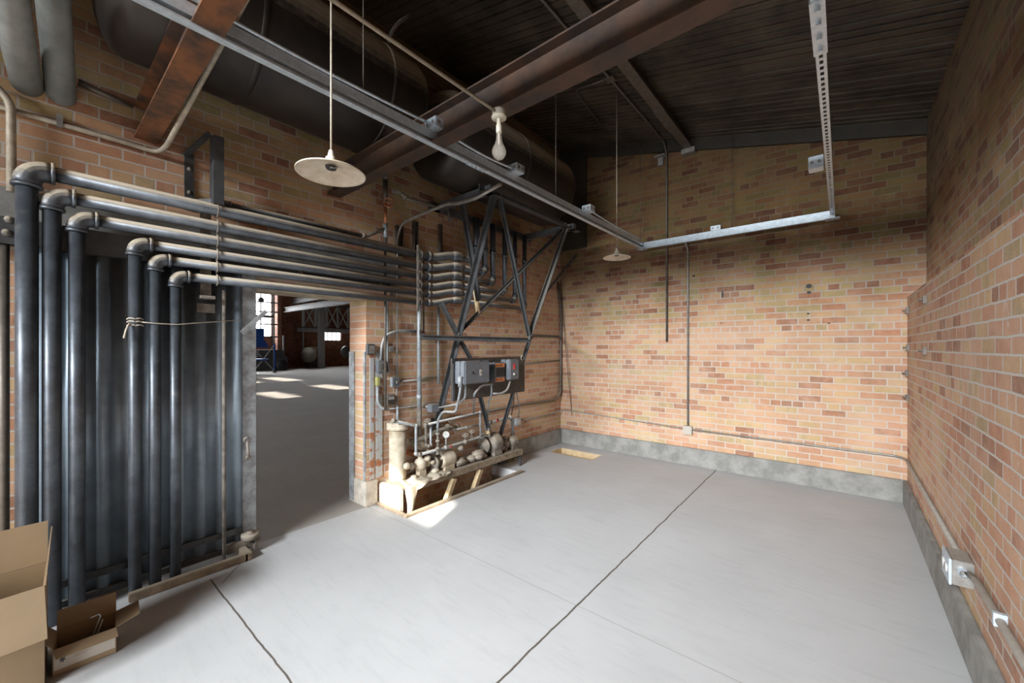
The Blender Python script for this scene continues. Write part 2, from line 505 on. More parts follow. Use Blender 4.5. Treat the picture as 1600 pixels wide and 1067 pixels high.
# ------------------------------------------------------------------ the setting
W = 3.935
def zc(x): return 4.63 - 0.243 * x                    # sloping ceiling underside
PIT = (-0.02, 0.47, -3.25, -1.62)
PIT2 = (0.20, 0.88, -0.62, -0.30)
def floor_rects(x0, x1, y0, y1, holes):
    xs = sorted({x0, x1, *[h[0] for h in holes], *[h[1] for h in holes]})
    ys = sorted({y0, y1, *[h[2] for h in holes], *[h[3] for h in holes]})
    for xa, xb in zip(xs, xs[1:]):
        for ya, yb in zip(ys, ys[1:]):
            mx, my = (xa + xb) / 2, (ya + yb) / 2
            if any(h[0] < mx < h[1] and h[2] < my < h[3] for h in holes): continue
            yield xa, xb, ya, yb
fb = MB()
for xa, xb, ya, yb in floor_rects(-0.0, 4.4, REAR - 0.3, 0.3, [(0.0, 0.47, -3.25, -1.62), PIT2]):
    fb.box((xa, ya, -0.12), (xb, yb, 0))
struct(fb.build('floor', M_FLOOR, origin=(0, 0, 0)))
pb = MB()
for (a, b_, c, d), dz in ((PIT, -0.75), (PIT2, -0.45)):
    pb.box((a - 0.05, c - 0.05, dz - 0.05), (b_ + 0.05, d + 0.05, dz))
    pb.box((a - 0.05, c - 0.05, dz), (a, d + 0.05, -0.12)).box((b_, c - 0.05, dz), (b_ + 0.05, d + 0.05, -0.12))
    pb.box((a, c - 0.05, dz), (b_, c, -0.12)).box((a, d, dz), (b_, d + 0.05, -0.12))
struct(pb.build('floor_pit', M_WOOD, origin=(0, 0, 0)))

OY0, OY1, OZ = -5.05, -3.372, 1.95                   # opening to the hall
def brick_boxes(boxes, name, mat):
    m = MB()
    for a, b in boxes: m.box(a, b)
    return struct(m.build(name, mat, origin=(0, 0, 0)))
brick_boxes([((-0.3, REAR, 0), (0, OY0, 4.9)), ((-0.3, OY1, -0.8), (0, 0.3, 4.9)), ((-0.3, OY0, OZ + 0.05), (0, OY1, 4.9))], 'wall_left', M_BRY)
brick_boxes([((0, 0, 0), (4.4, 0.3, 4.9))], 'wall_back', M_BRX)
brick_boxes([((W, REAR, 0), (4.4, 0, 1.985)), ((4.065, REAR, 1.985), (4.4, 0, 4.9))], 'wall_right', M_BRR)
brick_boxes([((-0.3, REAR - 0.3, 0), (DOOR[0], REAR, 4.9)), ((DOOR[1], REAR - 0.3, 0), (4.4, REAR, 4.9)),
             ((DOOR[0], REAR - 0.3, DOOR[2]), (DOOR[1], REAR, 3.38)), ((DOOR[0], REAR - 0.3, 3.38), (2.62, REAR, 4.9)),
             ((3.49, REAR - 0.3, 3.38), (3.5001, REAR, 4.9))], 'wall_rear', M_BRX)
# ceiling: sloping boarded deck, board edges cut as real grooves, one roof light behind the camera
def ceil_strip(cb, ya, yb, x0, x1):
    n = max(1, round((yb - ya) / 0.088))
    st = (yb - ya) / n
    sl = Vector((1, 0, -0.243)).normalized()
    prof = []
    for k in range(n):
        a = ya + k * st
        lip = random.choice((0.004, 0.007, 0.010, 0.013))
        prof += [(a, 0.010), (a + 0.005, 0.010), (a + 0.006, -lip), (a + 0.010, -lip), (a + 0.012, 0.0), (a + st * 0.48, 0.0), (a + st * 0.5, 0.004), (a + st * 0.52, 0), (a + st - 0.001, 0.0)]
    prof += [(yb, 0.010), (yb, 0.12), (ya, 0.12)]
    v0 = [cb.bm.verts.new((x0, a, zc(x0) + h)) for a, h in prof]
    v1 = [cb.bm.verts.new((x1, a, zc(x1) + h)) for a, h in prof]
    m = len(prof)
    for i in range(m): cb.bm.faces.new((v0[i], v0[(i + 1) % m], v1[(i + 1) % m], v1[i]))
    cb.bm.faces.new(list(reversed(v0))); cb.bm.faces.new(v1)
cb = MB()
ceil_strip(cb, REAR - 0.3, 0.3, -0.3, 4.4)
struct(cb.build('ceiling', M_DECK, origin=(0, 0, 0)))
# baseboards (bare concrete footing)
struct(MB().box((0.0, -0.035, 0), (W, 0.0, 0.222)).build('baseboard_back', M_BASE, bevel=0.006))
struct(MB().box((W - 0.035, REAR, 0), (W, -0.035, 0.222)).build('baseboard_right', M_BASE, bevel=0.006))
struct(MB().box((0, -1.56, 0), (0.04, -0.035, 0.222)).build('baseboard_left', M_BASE, bevel=0.006))
struct(MB().box((-0.3, OY1 - 0.012, 0.0), (0.02, OY1 + 0.11, 0.24)).build('baseboard_left', M_PALECON, bevel=0.006))
struct(MB().prof((-0.3, -0.02, zc(-0.3) - 0.06), (4.4, -0.02, zc(4.4) - 0.06), [(-0.02, -0.08), (0.02, -0.08), (0.02, 0.07), (-0.02, 0.07)]).build('trim_1', M_FASCIA))
# lintel over the opening: concrete face band and pale soffit
struct(MB().box((-0.30, OY0 - 0.15, OZ), (0.008, OY1 + 0.0, OZ + 0.05)).build('trim_2', M_CREAM))
struct(MB().box((-0.001, OY0 - 0.6, 2.19), (0.012, -3.0, 2.36)).build('trim_3', M_BASE))
# steel edge strips on the jamb
for y0, y1, x0, x1 in ((OY1 + 0.035, OY1 + 0.075, 0.001, 0.010), (OY1 + 0.10, OY1 + 0.165, 0.001, 0.010)):
    struct(MB().box((x0, y0, 0.25), (x1, y1, 1.46)).build('trim_4', M_PEEL))
struct(MB().box((-0.29, OY1 - 0.014, 0.02), (-0.20, OY1 - 0.001, 1.46)).build('trim_5', M_DOORF))
struct(MB().box((-0.03, OY1 - 0.014, 0.24), (-0.001, OY1 - 0.001, 1.46)).build('trim_6', M_DOORF))

# holes left in the back wall brickwork
for px, py, w, h in ((1129, 460, 0.020, 0.095), (1264, 447, 0.055, 0.05), (1264, 457, 0.04, 0.035), (1084, 431, 0.035, 0.025), (1263, 490, 0.03, 0.018), (1263, 500, 0.03, 0.018), (1295, 505, 0.03, 0.012), (1127, 505, 0.025, 0.012)):
    c = AY(px, py, 0)
    struct(MB().lathe((c.x, -0.001, c.z), [(0.0001, 0), (1, 0), (1, 0.004), (0.0001, 0.004)], (0, 1, 0), 10, False).build('wall_cavity', M_BLACK, origin=(c.x, -0.001, c.z))).scale = (w / 2, 1, h / 2)

# ------------------------------------------------------------------ outside ground
struct(MB().box((-60, -40, -0.30), (40, REAR - 0.3, -0.14)).build('ground', M_ASPH))

# ================================================================== the hall beyond the opening
HX, HR = -28.0, 7.5
hp = [(-18.6, -15.5, 1.60, 2.65), (-12.7, -10.3, 1.38, 2.36), (-11.5, -9.2, -0.92, -0.08), (-17.3, -15.6, 0.25, 1.0)]   # where the sun lands on the hall floor
kx, ky = 0.38 / SUN_TAN * HR, -0.925 / SUN_TAN * HR
holes = [(a + kx, b_ + kx, c + ky, d + ky) for a, b_, c, d in hp]
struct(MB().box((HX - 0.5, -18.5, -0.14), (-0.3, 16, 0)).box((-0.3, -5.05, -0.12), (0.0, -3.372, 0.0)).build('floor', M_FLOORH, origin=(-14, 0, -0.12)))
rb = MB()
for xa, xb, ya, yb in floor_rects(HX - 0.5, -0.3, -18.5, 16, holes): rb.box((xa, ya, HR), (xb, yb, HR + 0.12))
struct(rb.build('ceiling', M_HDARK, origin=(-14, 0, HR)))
w1a, w1b = AX(372, 500, HX).y, AX(425, 500, HX).y
w1z0, w1z1 = AX(415, 526, HX).z, AX(415, 448, HX).z
w2a, w2b = AX(505, 500, HX).y, AX(533, 500, HX).y
w2z0, w2z1 = AX(520, 532, HX).z, AX(520, 514, HX).z
cz0 = AX(500, 462, HX).z
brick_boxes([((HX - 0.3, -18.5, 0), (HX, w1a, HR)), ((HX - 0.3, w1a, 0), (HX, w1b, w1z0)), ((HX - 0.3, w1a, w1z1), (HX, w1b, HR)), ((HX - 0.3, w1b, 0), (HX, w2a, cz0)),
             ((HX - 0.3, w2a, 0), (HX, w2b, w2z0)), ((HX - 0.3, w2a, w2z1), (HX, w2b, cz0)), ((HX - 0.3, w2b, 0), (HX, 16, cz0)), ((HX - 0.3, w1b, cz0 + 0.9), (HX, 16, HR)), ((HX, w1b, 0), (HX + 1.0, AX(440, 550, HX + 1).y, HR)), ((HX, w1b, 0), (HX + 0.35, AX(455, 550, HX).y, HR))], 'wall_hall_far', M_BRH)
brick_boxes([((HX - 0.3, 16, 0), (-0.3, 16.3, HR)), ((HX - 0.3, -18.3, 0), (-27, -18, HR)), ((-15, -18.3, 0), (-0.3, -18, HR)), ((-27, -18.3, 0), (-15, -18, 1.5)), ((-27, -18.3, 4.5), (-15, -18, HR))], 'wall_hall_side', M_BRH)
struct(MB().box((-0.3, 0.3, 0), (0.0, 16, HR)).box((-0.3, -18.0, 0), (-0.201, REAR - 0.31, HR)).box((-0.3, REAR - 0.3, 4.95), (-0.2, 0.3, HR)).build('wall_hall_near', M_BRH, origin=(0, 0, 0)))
def frame(name, y0, y1, z0, z1, ny, nz):
    m = MB()
    for k in range(ny + 1):
        y = y0 + (y1 - y0) * k / ny
        m.box((HX - 0.12, y - 0.03, z0), (HX - 0.05, y + 0.03, z1))
    for k in range(nz + 1):
        z = z0 + (z1 - z0) * k / nz
        m.box((HX - 0.11, y0, z - 0.025), (HX - 0.06, y1, z + 0.025))
    return struct(m.build(name, M_HDARK))
frame('window_1', w1a, w1b, w1z0, w1z1, 3, 3)
frame('window_2', w2a, w2b, w2z0, w2z1, 4, 1)
frame('window_3', w1b, 15.5, cz0, cz0 + 0.9, 7, 1)
t = thing('steel_column', AZ(502, 575, 0), 'grey steel column standing in the hall seen through the doorway', 'column')
cpt = AZ(502, 575, 0)
MB().prof((cpt.x, cpt.y, 0), (cpt.x, cpt.y, 6.0), [(-.2, -.15), (.2, -.15), (.2, -.12), (.02, -.12), (.02, .12), (.2, .12), (.2, .15), (-.2, .15), (-.2, .12), (-.02, .12), (-.02, -.12), (-.2, -.12)], (1, 0, 0)).build('shaft', M_HSTEEL, t)
MB().box((cpt.x - .3, cpt.y - .3, 0), (cpt.x + .3, cpt.y + .3, 0.03)).build('base_plate', M_HSTEEL, t)
# crane runway beam along the hall, ledge beam, truss
a = AX(446, 488, HX + 1.2)
for dz, dy, lab, mt in ((0, 0, 'long pale crane runway beam in the hall, the lower one', M_HSTEEL), (0.62, 0.5, 'upper dark runway beam in the hall above the pale one', M_HDARK)):
    z0_, y0_ = a.z + dz, a.y + dy
    tag(MB().prof((HX + 1.2, y0_, z0_), (-8.0, y0_, z0_), [(-.13, 0), (.13, 0), (.13, .03), (.015, .03), (.015, .30), (.13, .30), (.13, .33), (-.13, .33), (-.13, .30), (-.015, .30), (-.015, .03), (-.13, .03)]).build('runway_beam', mt), lab, 'steel beam')
lb = AX(500, 517, HX + 0.3).z
tag(MB().box((HX + 0.002, AX(462, 517, HX).y, lb - 0.10), (HX + 0.35, 15.9, lb + 0.18)).build('ledge_beam', M_HSTEEL), 'pale steel ledge beam along the far hall wall', 'steel beam')
t = thing('roof_truss', (HX + 0.8, 9, lb + 0.2), 'dark lattice roof truss before the far hall wall', 'truss')
ya, yb, z0_, z1_ = AX(474, 500, HX + .6).y, 15.5, lb + 0.18, lb + 1.9
tp = 9
for k in range(tp):
    y0_, y1_ = ya + (yb - ya) * k / tp, ya + (yb - ya) * (k + 1) / tp
    MB().bar((HX + .6, y0_, z0_), (HX + .6, y0_, z1_), 0.14, 0.14, (1, 0, 0)).build('post', M_HSTEEL, t)
    MB().bar((HX + .55, y0_, z0_), (HX + .55, y1_, z1_), 0.07, 0.07).build('diagonal', M_HSTEEL, t)
    MB().bar((HX + .65, y0_, z1_), (HX + .65, y1_, z0_), 0.07, 0.07).build('diagonal', M_HSTEEL, t)
MB().box((HX + .5, ya - .1, z1_), (HX + .7, yb, z1_ + .15)).build('chord', M_HDARK, t)
MB().box((HX + .5, ya - .1, z0_), (HX + .7, yb, z0_ + .08)).build('chord', M_HDARK, t)
# hall clutter
for px, p0, p1, r, lab in ((443, 524, 566, 0.07, 'thin pale pipe on the hall wall left of the corner'), (474, 515, 550, 0.06, 'thin pale pipe on the hall wall left of the column')):
    a, b = AX(px, p0, HX + 1.2 if px == 443 else HX + .3), AX(px, p1, HX + 1.2 if px == 443 else HX + .3)
    tag(MB().tube([a, b], r, 8).build('wall_pipe', M_HSTEEL), lab, 'pipe')
c = AZ(493, 574, 0)
t = thing('round_machine', c, 'pale round machine standing left of the hall column', 'machine')
MB().lathe((c.x, c.y - .3, 0.95), [(0.0001, 0), (0.5, 0), (0.58, 0.1), (0.58, 0.4), (0.0001, 0.4)], (0.4, -1, 0), 20).build('drum', M_TWALL, t)
MB().box((c.x - .3, c.y - .6, 0.0), (c.x + .3, c.y + .05, 0.55)).build('base', M_HDARK, t)
MB().box((c.x - .45, c.y - .35, 1.2), (c.x + .1, c.y + .05, 1.55)).build('hood', M_TWALL, t)
c = AZ(434, 578, 0)
t = thing('stored_equipment', c, 'black stack of equipment behind the blue lift in the hall', 'machine')
MB().box((c.x - 1.2, c.y - 1.5, 0.0), (c.x + .4, c.y + .5, 0.9)).build('lower_case', M_HDARK, t, bevel=0.05)
MB().box((c.x - .9, c.y - 1.2, 0.9), (c.x + .2, c.y + .3, 1.35)).build('upper_case', M_HDARK, t, bevel=0.05)
wh = MB().lathe((c.x + .41, c.y + .1, 0.35), [(0.3, 0), (0.35, 0.04), (0.3, 0.1), (0.0001, 0.1)], (1, 0, 0), 16).build('wheel', M_BLACK, t)
c = AZ(413, 583, 0)
t = thing('scissor_lift', c, 'blue scissor lift with crossed legs parked in the hall', 'lift')
def bl(x, y, z): return (c.x + x, c.y + y, z)
MB().box(bl(-.3, -1.0, 0.75), bl(.3, .1, 0.85)).build('lower_deck', M_BLUE, t)
MB().box(bl(-.28, -.95, 2.0), bl(.28, -.1, 2.6)).build('upper_basket', M_BLUE, t)
MB().slab([bl(0, -.9, 2.6), bl(0, .05, 1.9), bl(0, .25, 1.5), bl(0, -.5, 1.5), bl(0, -.9, 1.7)], .15).build('folded_boom', M_BLUE, t)
for y in (-.6, .55): MB().bar(bl(0, y, .1), bl(0, y, 1.75), .07, .07, (1, 0, 0)).build('leg_post', M_BLUE, t)
MB().bar(bl(.1, -.7, 1.6), bl(.1, .55, 0.05), .05, .05).build('cross_leg', M_HSTEEL, t)
MB().bar(bl(.15, .45, 1.6), bl(.15, -.65, 0.05), .05, .05).build('cross_leg', M_HSTEEL, t)
for y in (-.6, .55): MB().lathe(bl(-.05, y, .09), [(0.0001, 0), (.09, 0), (.09, .1), (.0001, .1)], (1, 0, 0), 12).build('wheel', M_BLACK, t)
c = AX(412, 510, HX + 3)
t = thing('scaffold', (c.x, c.y, 0), 'thin dark scaffold frame in front of the tall hall window', 'scaffold')
for dy in (-1.2, 0.6): MB().bar((c.x, c.y + dy, 0), (c.x, c.y + dy, 5.2), .07, .07, (1, 0, 0)).build('upright', M_HDARK, t)
for z_ in (2.2, 3.0, 3.8, 4.4): MB().bar((c.x, c.y - 1.4, z_), (c.x, c.y + 0.8, z_), .05, .08).build('ledger', M_HDARK, t)
MB().box((c.x - .3, c.y - 1.0, 3.42), (c.x + .3, c.y + .5, 3.55)).build('platform', M_HDARK, t)
t = thing('hanging_work_lamp', AX(408, 468, HX + 4), 'small dark lamp hanging in front of the tall hall window', 'lamp')
q = AX(408, 468, HX + 4)
MB().lathe(q, [(0.16, -.12), (0.16, .05), (0.05, .15), (0.0001, .15)], (0, 0, 1), 12).build('lamp_body', M_HDARK, t)
MB().tube([q + Vector((0, 0, .15)), (q.x, q.y, HR)], .015, 5).build('cord', M_HDARK, t)
q = AX(541, 550, HX + 1.5)
tag(MB().lathe(q, [(0.0001, 0), (.5, .05), (.5, .3), (.0001, .35)], (1, 0, 0), 20).build('wall_fan', M_HDARK), 'round grey fan on the far hall wall beside the doorway edge', 'fan')

# ================================================================== overhead steel and tanks
def i_beam(y, mat, label, x1=W + 0.13):
    z0, z1, w, t = 2.83, 3.035, 0.056, 0.010
    pts = [(-w, 0), (w, 0), (w, t), (0.004, t + 0.006), (0.004, z1 - z0 - t - 0.006), (w, z1 - z0 - t), (w, z1 - z0), (-w, z1 - z0), (-w, z1 - z0 - t), (-0.004, z1 - z0 - t - 0.006), (-0.004, t + 0.006), (-w, t)]
    o = MB().prof((-0.12, y, z0), (x1, y, z0), pts).build('i_beam', mat, origin=(0, y, z0))
    return tag(o, label, 'steel beam', 'steel beams crossing the room')
i_beam(-4.915, M_RUST2, 'orange rusty steel I-beam with cream conduit beside it, upper left')
i_beam(-3.685, M_RUST, 'long brown rusty steel I-beam crossing behind the hanging bare bulb')

def tank(y0, y1, label, seam, xc=0.60, zc_=3.435, r=0.40):
    t = thing('steel_tank', (xc, (y0 + y1) / 2, zc_ - r), label, 'tank', 'overhead steel tanks')
    d = 0.13
    dome = [(0.0001, 0), (r * 0.35, 0.006), (r * 0.62, 0.022), (r * 0.82, 0.05), (r * 0.94, 0.085), (r, d)]
    L_ = y1 - y0
    prof = dome + [(r, L_ * 0.5), (r, L_ - d)] + [(a, L_ - b) for a, b in reversed(dome[:-1])]
    MB().lathe((xc, y0, zc_), prof, (0, 1, 0), 48).build('shell', M_TANK, t)
    for s in seam:
        MB().lathe((xc, s, zc_), [(r - 0.004, -0.02), (r + 0.004, -0.014), (r + 0.006, 0), (r + 0.004, 0.014), (r - 0.004, 0.02)], (0, 1, 0), 48).build('weld_seam', M_TANK, t)
    MB().lathe((xc + 0.05, y1 - 0.35, zc_ + r - 0.02), [(0.03, 0), (0.03, 0.07), (0.045, 0.075), (0.045, 0.10), (0.0001, 0.10)], (0, 0, 1), 16).build('pipe_fitting', M_DKCOND, t)
    return t
tank(-5.20, -3.33, 'large dark steel tank lying on the two I-beams, upper left', (-3.72, -4.55))
tank(-3.12, -1.12, 'second dark steel tank on the braced frame beyond the long I-beam', (-2.12,))
# ceiling joist with lapped plates and bearing brackets
j = thing('ceiling_joist', (1.95, -2.6, 3.98), 'dark steel ceiling joist ending in the top of the back wall', 'joist')
MB().prof((1.95, 0.0, 4.02), (1.95, -5.3, 4.02), [(-0.05, 0), (0.05, 0), (0.05, 0.012), (0.006, 0.012), (0.006, 0.14), (-0.006, 0.14), (-0.006, 0.012), (-0.05, 0.012)]).build('joist_web', M_DKCOND, j)
MB().box((1.895, -1.15, 4.008), (2.005, -0.62, 4.019)).build('splice_plate', M_DKCOND, j)
MB().box((1.87, -0.10, 3.96), (2.03, -0.001, 4.018)).build('bearing_plate', M_GALVD, j)
tag(MB().box((1.52, -0.09, 4.03), (1.66, -0.001, 4.05)).box((1.55, -0.03, 3.93), (1.62, -0.001, 4.03)).build('wall_bracket', M_GALVD), 'small steel bracket on the back wall left of the ceiling joist', 'bracket')

# ================================================================== suspended strut frame
ZS = 2.865
def strut_pts(w=0.041, h=0.041, t=0.003, lip=0.010):
    a, b = w / 2, h
    return [(-a, 0), (a, 0), (a, b), (a - lip, b), (a - lip, b - t * 1.5), (a - t, b - t * 1.5), (a - t, t), (-a + t, t), (-a + t, b - t * 1.5), (-a + lip, b - t * 1.5), (-a + lip, b), (-a, b)]
XL, XR, YB = 1.385, 3.375, -0.15
fr = thing('hanging_strut_frame', (2.37, -2.8, ZS), 'shiny galvanised strut frame hung level around the room on thin rods', 'strut frame')
MB().prof((XL, -5.9, ZS), (XL, YB, ZS), strut_pts()).prof((XL - 0.0205, -5.9, ZS - 0.021), (XL - 0.0205, YB, ZS - 0.021), strut_pts(), (1, 0, 0)).build('rail', M_GALV, fr)
MB().prof((XL - 0.02, YB + 0.022, ZS), (XR + 0.02, YB + 0.022, ZS), strut_pts()).prof((XL - 0.02, YB + 0.022, ZS - 0.0415), (XR + 0.02, YB + 0.022, ZS - 0.0415), strut_pts()).build('rail', M_GALV, fr)
rr = MB().box((XR - 0.0205, -5.3, ZS), (XR - 0.0175, YB, ZS + 0.041)).box((XR + 0.0175, -5.3, ZS), (XR + 0.0205, YB, ZS + 0.041))
k = -5.3
while k < YB - 0.04:                                # slotted web: solid bridges with round-ended slots between
    rr.box((XR - 0.0175, k, ZS), (XR + 0.0175, k + 0.020, ZS + 0.003))
    for s_ in (-1, 1): rr.box((XR + (0.0075 if s_ > 0 else -0.0175), k + 0.020, ZS), (XR + (0.0175 if s_ > 0 else -0.0075), k + 0.052, ZS + 0.003))
    k += 0.052
rr.build('slotted_rail', M_GALV, fr)
for yy in (-3.30, -5.25, -1.1):
    p = MB().box((XL - 0.022, yy - 0.09, ZS - 0.0455), (XL + 0.022, yy + 0.09, ZS - 0.0415))
    for q in (-0.065, -0.022, 0.022, 0.065): p.lathe((XL, yy + q, ZS - 0.056), [(0.0001, 0), (0.009, 0), (0.009, 0.011)], (0, 0, 1), 6, False)
    if yy != -1.1: p.build('splice_plate', M_GALV, fr)
p = MB().box((XR - 0.026, -3.42, ZS - 0.006), (XR + 0.026, -3.05, ZS - 0.001)).box((XR - 0.026, -3.42, ZS - 0.001), (XR - 0.0215, -3.05, ZS + 0.03))
for q in (-3.38, -3.29, -3.19, -3.10): p.lathe((XR, q, ZS - 0.022), [(0.0001, 0), (0.011, 0), (0.011, 0.016)], (0, 0, 1), 6, False)
p.build('splice_plate', M_GALV, fr)
for cx, cy in ((XL, YB + 0.02), (XR, YB + 0.02)):
    MB().box((cx - 0.06, cy - 0.06, ZS - 0.049), (cx + 0.06, cy + 0.03, ZS - 0.0435)).lathe((cx, cy - 0.03, ZS - 0.062), [(0.0001, 0), (0.010, 0), (0.010, 0.013)], (0, 0, 1), 6, False).build('corner_plate', M_GALV, fr)
for cx, cy in ((XL, -0.22), (XL, -2.25), (XL, -4.2), (XR, -0.3), (2.45, YB + 0.02)):
    MB().tube([(cx, cy, ZS), (cx, cy, zc(cx) + 0.005)], 0.0035, 6).build('hanging_rod', M_DKCOND, fr)

def junction_box(c, s, label, covers=('x',)):
    t = thing('junction_box', (c[0], c[1], c[2]), label, 'junction box', 'steel junction boxes on the strut frame')
    x, y, z = c
    MB().box((x - s[0] / 2, y - s[1] / 2, z), (x + s[0] / 2, y + s[1] / 2, z + s[2])).build('box_body', M_GALV, t, bevel=0.003)
    for q in (-0.25, 0.25):
        MB().lathe((x + s[0] / 2, y + q * s[1], z + s[2] * 0.5), [(0.014, -0.001), (0.014, 0.002), (0.0001, 0.002)], (1, 0, 0), 12, False).build('knockout', M_GALVD, t)
        MB().lathe((x + q * s[0], y - s[1] / 2, z + s[2] * 0.5), [(0.012, -0.001), (0.012, 0.002), (0.0001, 0.002)], (0, -1, 0), 12, False).build('knockout', M_GALVD, t)
    k = MB().lathe((x, y + s[1] / 2, z + s[2] * 0.5), [(0.016, 0), (0.016, 0.012), (0.010, 0.014), (0.010, 0.03)], (0, 1, 0), 10)
    k.build('connector', M_GALV, t)
    return t
junction_box((XL + 0.03, -3.70, ZS + 0.043), (0.11, 0.11, 0.065), 'square steel junction box on the strut rail in front of the long I-beam')
junction_box((XL + 0.03, -2.88, ZS + 0.043), (0.10, 0.10, 0.065), 'square steel junction box on the strut rail just below the glass bulb')
junction_box((XL + 0.03, -1.68, ZS + 0.043), (0.10, 0.10, 0.065), 'square steel junction box on the strut rail near the far end of the second tank')
junction_box((2.28, YB + 0.03, ZS + 0.043), (0.11, 0.06, 0.055), 'steel junction box on the back strut rail above the wall conduit')
junction_box((XR - 0.075, -1.62, ZS - 0.03), (0.09, 0.10, 0.09), 'steel junction box clipped to the side of the slotted strut rail')
# flexible leads lying along the rail
for a, b, lab in (((XL + 0.02, -5.2), (XL + 0.03, -3.76), 'grey flexible conduit running along the rail up to the first junction box'),
                  ((XL + 0.03, -3.63), (XL + 0.03, -2.94), 'grey flexible conduit on the rail between the two nearest junction boxes'),
                  ((XL + 0.03, -1.62), (XL + 0.02, -0.25), 'grey flexible conduit on the rail from the third junction box to the corner')):
    ps = []
    for k in range(13):
        q = k / 12
        ps.append((a[0] + (b[0] - a[0]) * q, a[1] + (b[1] - a[1]) * q, ZS + 0.07 - 0.018 * math.sin(q * PI)))
    tag(MB().tube(ps, 0.009, 8).build('flexible_conduit', M_GALV), lab, 'conduit', 'flexible conduits on the strut rail')
# grey flexible conduit from rail to the left wall, with its straight drop
P = [AX(783, 287, 1.33), AX(745, 309, 1.10), AX(715, 318, 0.85), AX(700, 318, 0.72), AX(672, 329, 0.5), AX(637, 344, 0.2), AX(626, 352, 0.06), AX(621, 372, 0.03), AX(620, 590, 0.03)]
tag(MB().tube(P, [0.015] * 6 + [0.012, 0.010, 0.010], 10, fillet=0.06).build('flexible_conduit', M_GALVD), 'grey flexible conduit curving from the strut rail to the left wall and dropping down it', 'conduit')

# ================================================================== conduits and lamps overhead
ZL, XLMP, YBULB = 2.745, 2.045, -3.80
tag(MB().tube([(XLMP, -5.9, ZL), (XLMP, YBULB - 0.02, ZL)], 0.0085, 10).build('conduit', M_COND), 'straight cream conduit overhead leading to the bare bulb', 'conduit')
tag(MB().box((XLMP - 0.012, -4.93, ZL + 0.009), (XLMP + 0.012, -4.90, 2.8295)).build('conduit_hanger', M_GALVD), 'small hanger fixing the bulb conduit under the orange beam', 'clip')
def shade_lamp(x, y, z, r, top, label, bulb=True):
    t = thing('pendant_lamp', (x, y, z), label, 'lamp', 'disc-shaded pendant lamps')
    q = r / 0.188
    def sc(p): return [(a * q, b * q) for a, b in p]
    R_ = 0.188
    prof = [(0.045, 0.055), (0.05, 0.045), (R_ * 0.4, 0.030), (R_ * 0.8, 0.008), (R_ * 0.97, -0.004), (R_, -0.010), (R_, -0.014), (R_ * 0.96, -0.009), (R_ * 0.8, 0.002), (R_ * 0.4, 0.024), (0.05, 0.038), (0.030, 0.042)]
    MB().lathe((x, y, z), sc(prof), (0, 0, 1), 48).build('lamp_shade', M_ENAMEL, t)
    MB().lathe((x, y, z), sc([(0.0001, 0.125), (0.012, 0.123), (0.018, 0.10), (0.020, 0.085), (0.030, 0.08), (0.032, 0.05), (0.032, 0.03), (0.0001, 0.03)]), (0, 0, 1), 16).build('socket', M_PORC, t)
    MB().lathe((x, y, z), sc([(0.0001, 0.012), (0.026, 0.014), (0.034, 0.03)]), (0, 0, 1), 16).build('socket_mouth', M_BLACK, t)
    MB().tube([(x, y, z + 0.12 * q), (x, y, top)], 0.006 * q, 8).build('cord', M_COND, t)
    if bulb:
        for dx, dy in ((0.10, -0.045), (0.13, 0.0)):
            MB().tube([(x + 0.01, y - 0.01, z + 0.008), (x + dx * q, y + dy * q, z - 0.010)], 0.0012, 5).build('shade_wire', M_WHITE, t)
    return t
shade_lamp(XLMP, -4.705, 2.128, 0.116, ZL - 0.009, 'large cream disc lamp on a long cord in front of the left wall')
shade_lamp(1.59, -1.38, 2.47, 0.145, zc(1.59), 'small disc lamp hanging low before the back wall', False)
t = thing('bare_bulb_lamp', (XLMP, YBULB, ZL), 'bare clear bulb in a porcelain socket at the conduit end', 'lamp')
bx, by, q = XLMP, YBULB, 0.66
def sc(p): return [(a * q, b * q) for a, b in p]
MB().lathe((bx, by, ZL - 0.012), sc([(0.0001, 0.055), (0.045, 0.05), (0.055, 0.035), (0.055, 0.0), (0.062, -0.008), (0.06, -0.022), (0.02, -0.026), (0.0001, -0.026)]), (0, 0, 1), 20).build('socket_cap', M_PORC, t)
MB().lathe((bx, by, ZL - 0.025), sc([(0.017, 0), (0.019, -0.055), (0.024, -0.062), (0.024, -0.115), (0.021, -0.118), (0.0001, -0.118)]), (0, 0, 1), 16).build('socket_stem', M_PORC, t)
MB().lathe((bx, by, ZL - 0.100), sc([(0.020, 0), (0.021, -0.02), (0.024, -0.06), (0.033, -0.095), (0.050, -0.125), (0.058, -0.155), (0.054, -0.18), (0.040, -0.205), (0.020, -0.22), (0.0001, -0.222)]), (0, 0, 1), 28).build('bulb', M_GLASS, t)
MB().tube([(bx, by, ZL - 0.102), (bx, by, ZL - 0.165)], 0.004, 6).build('bulb_stem', M_WHITE, t)

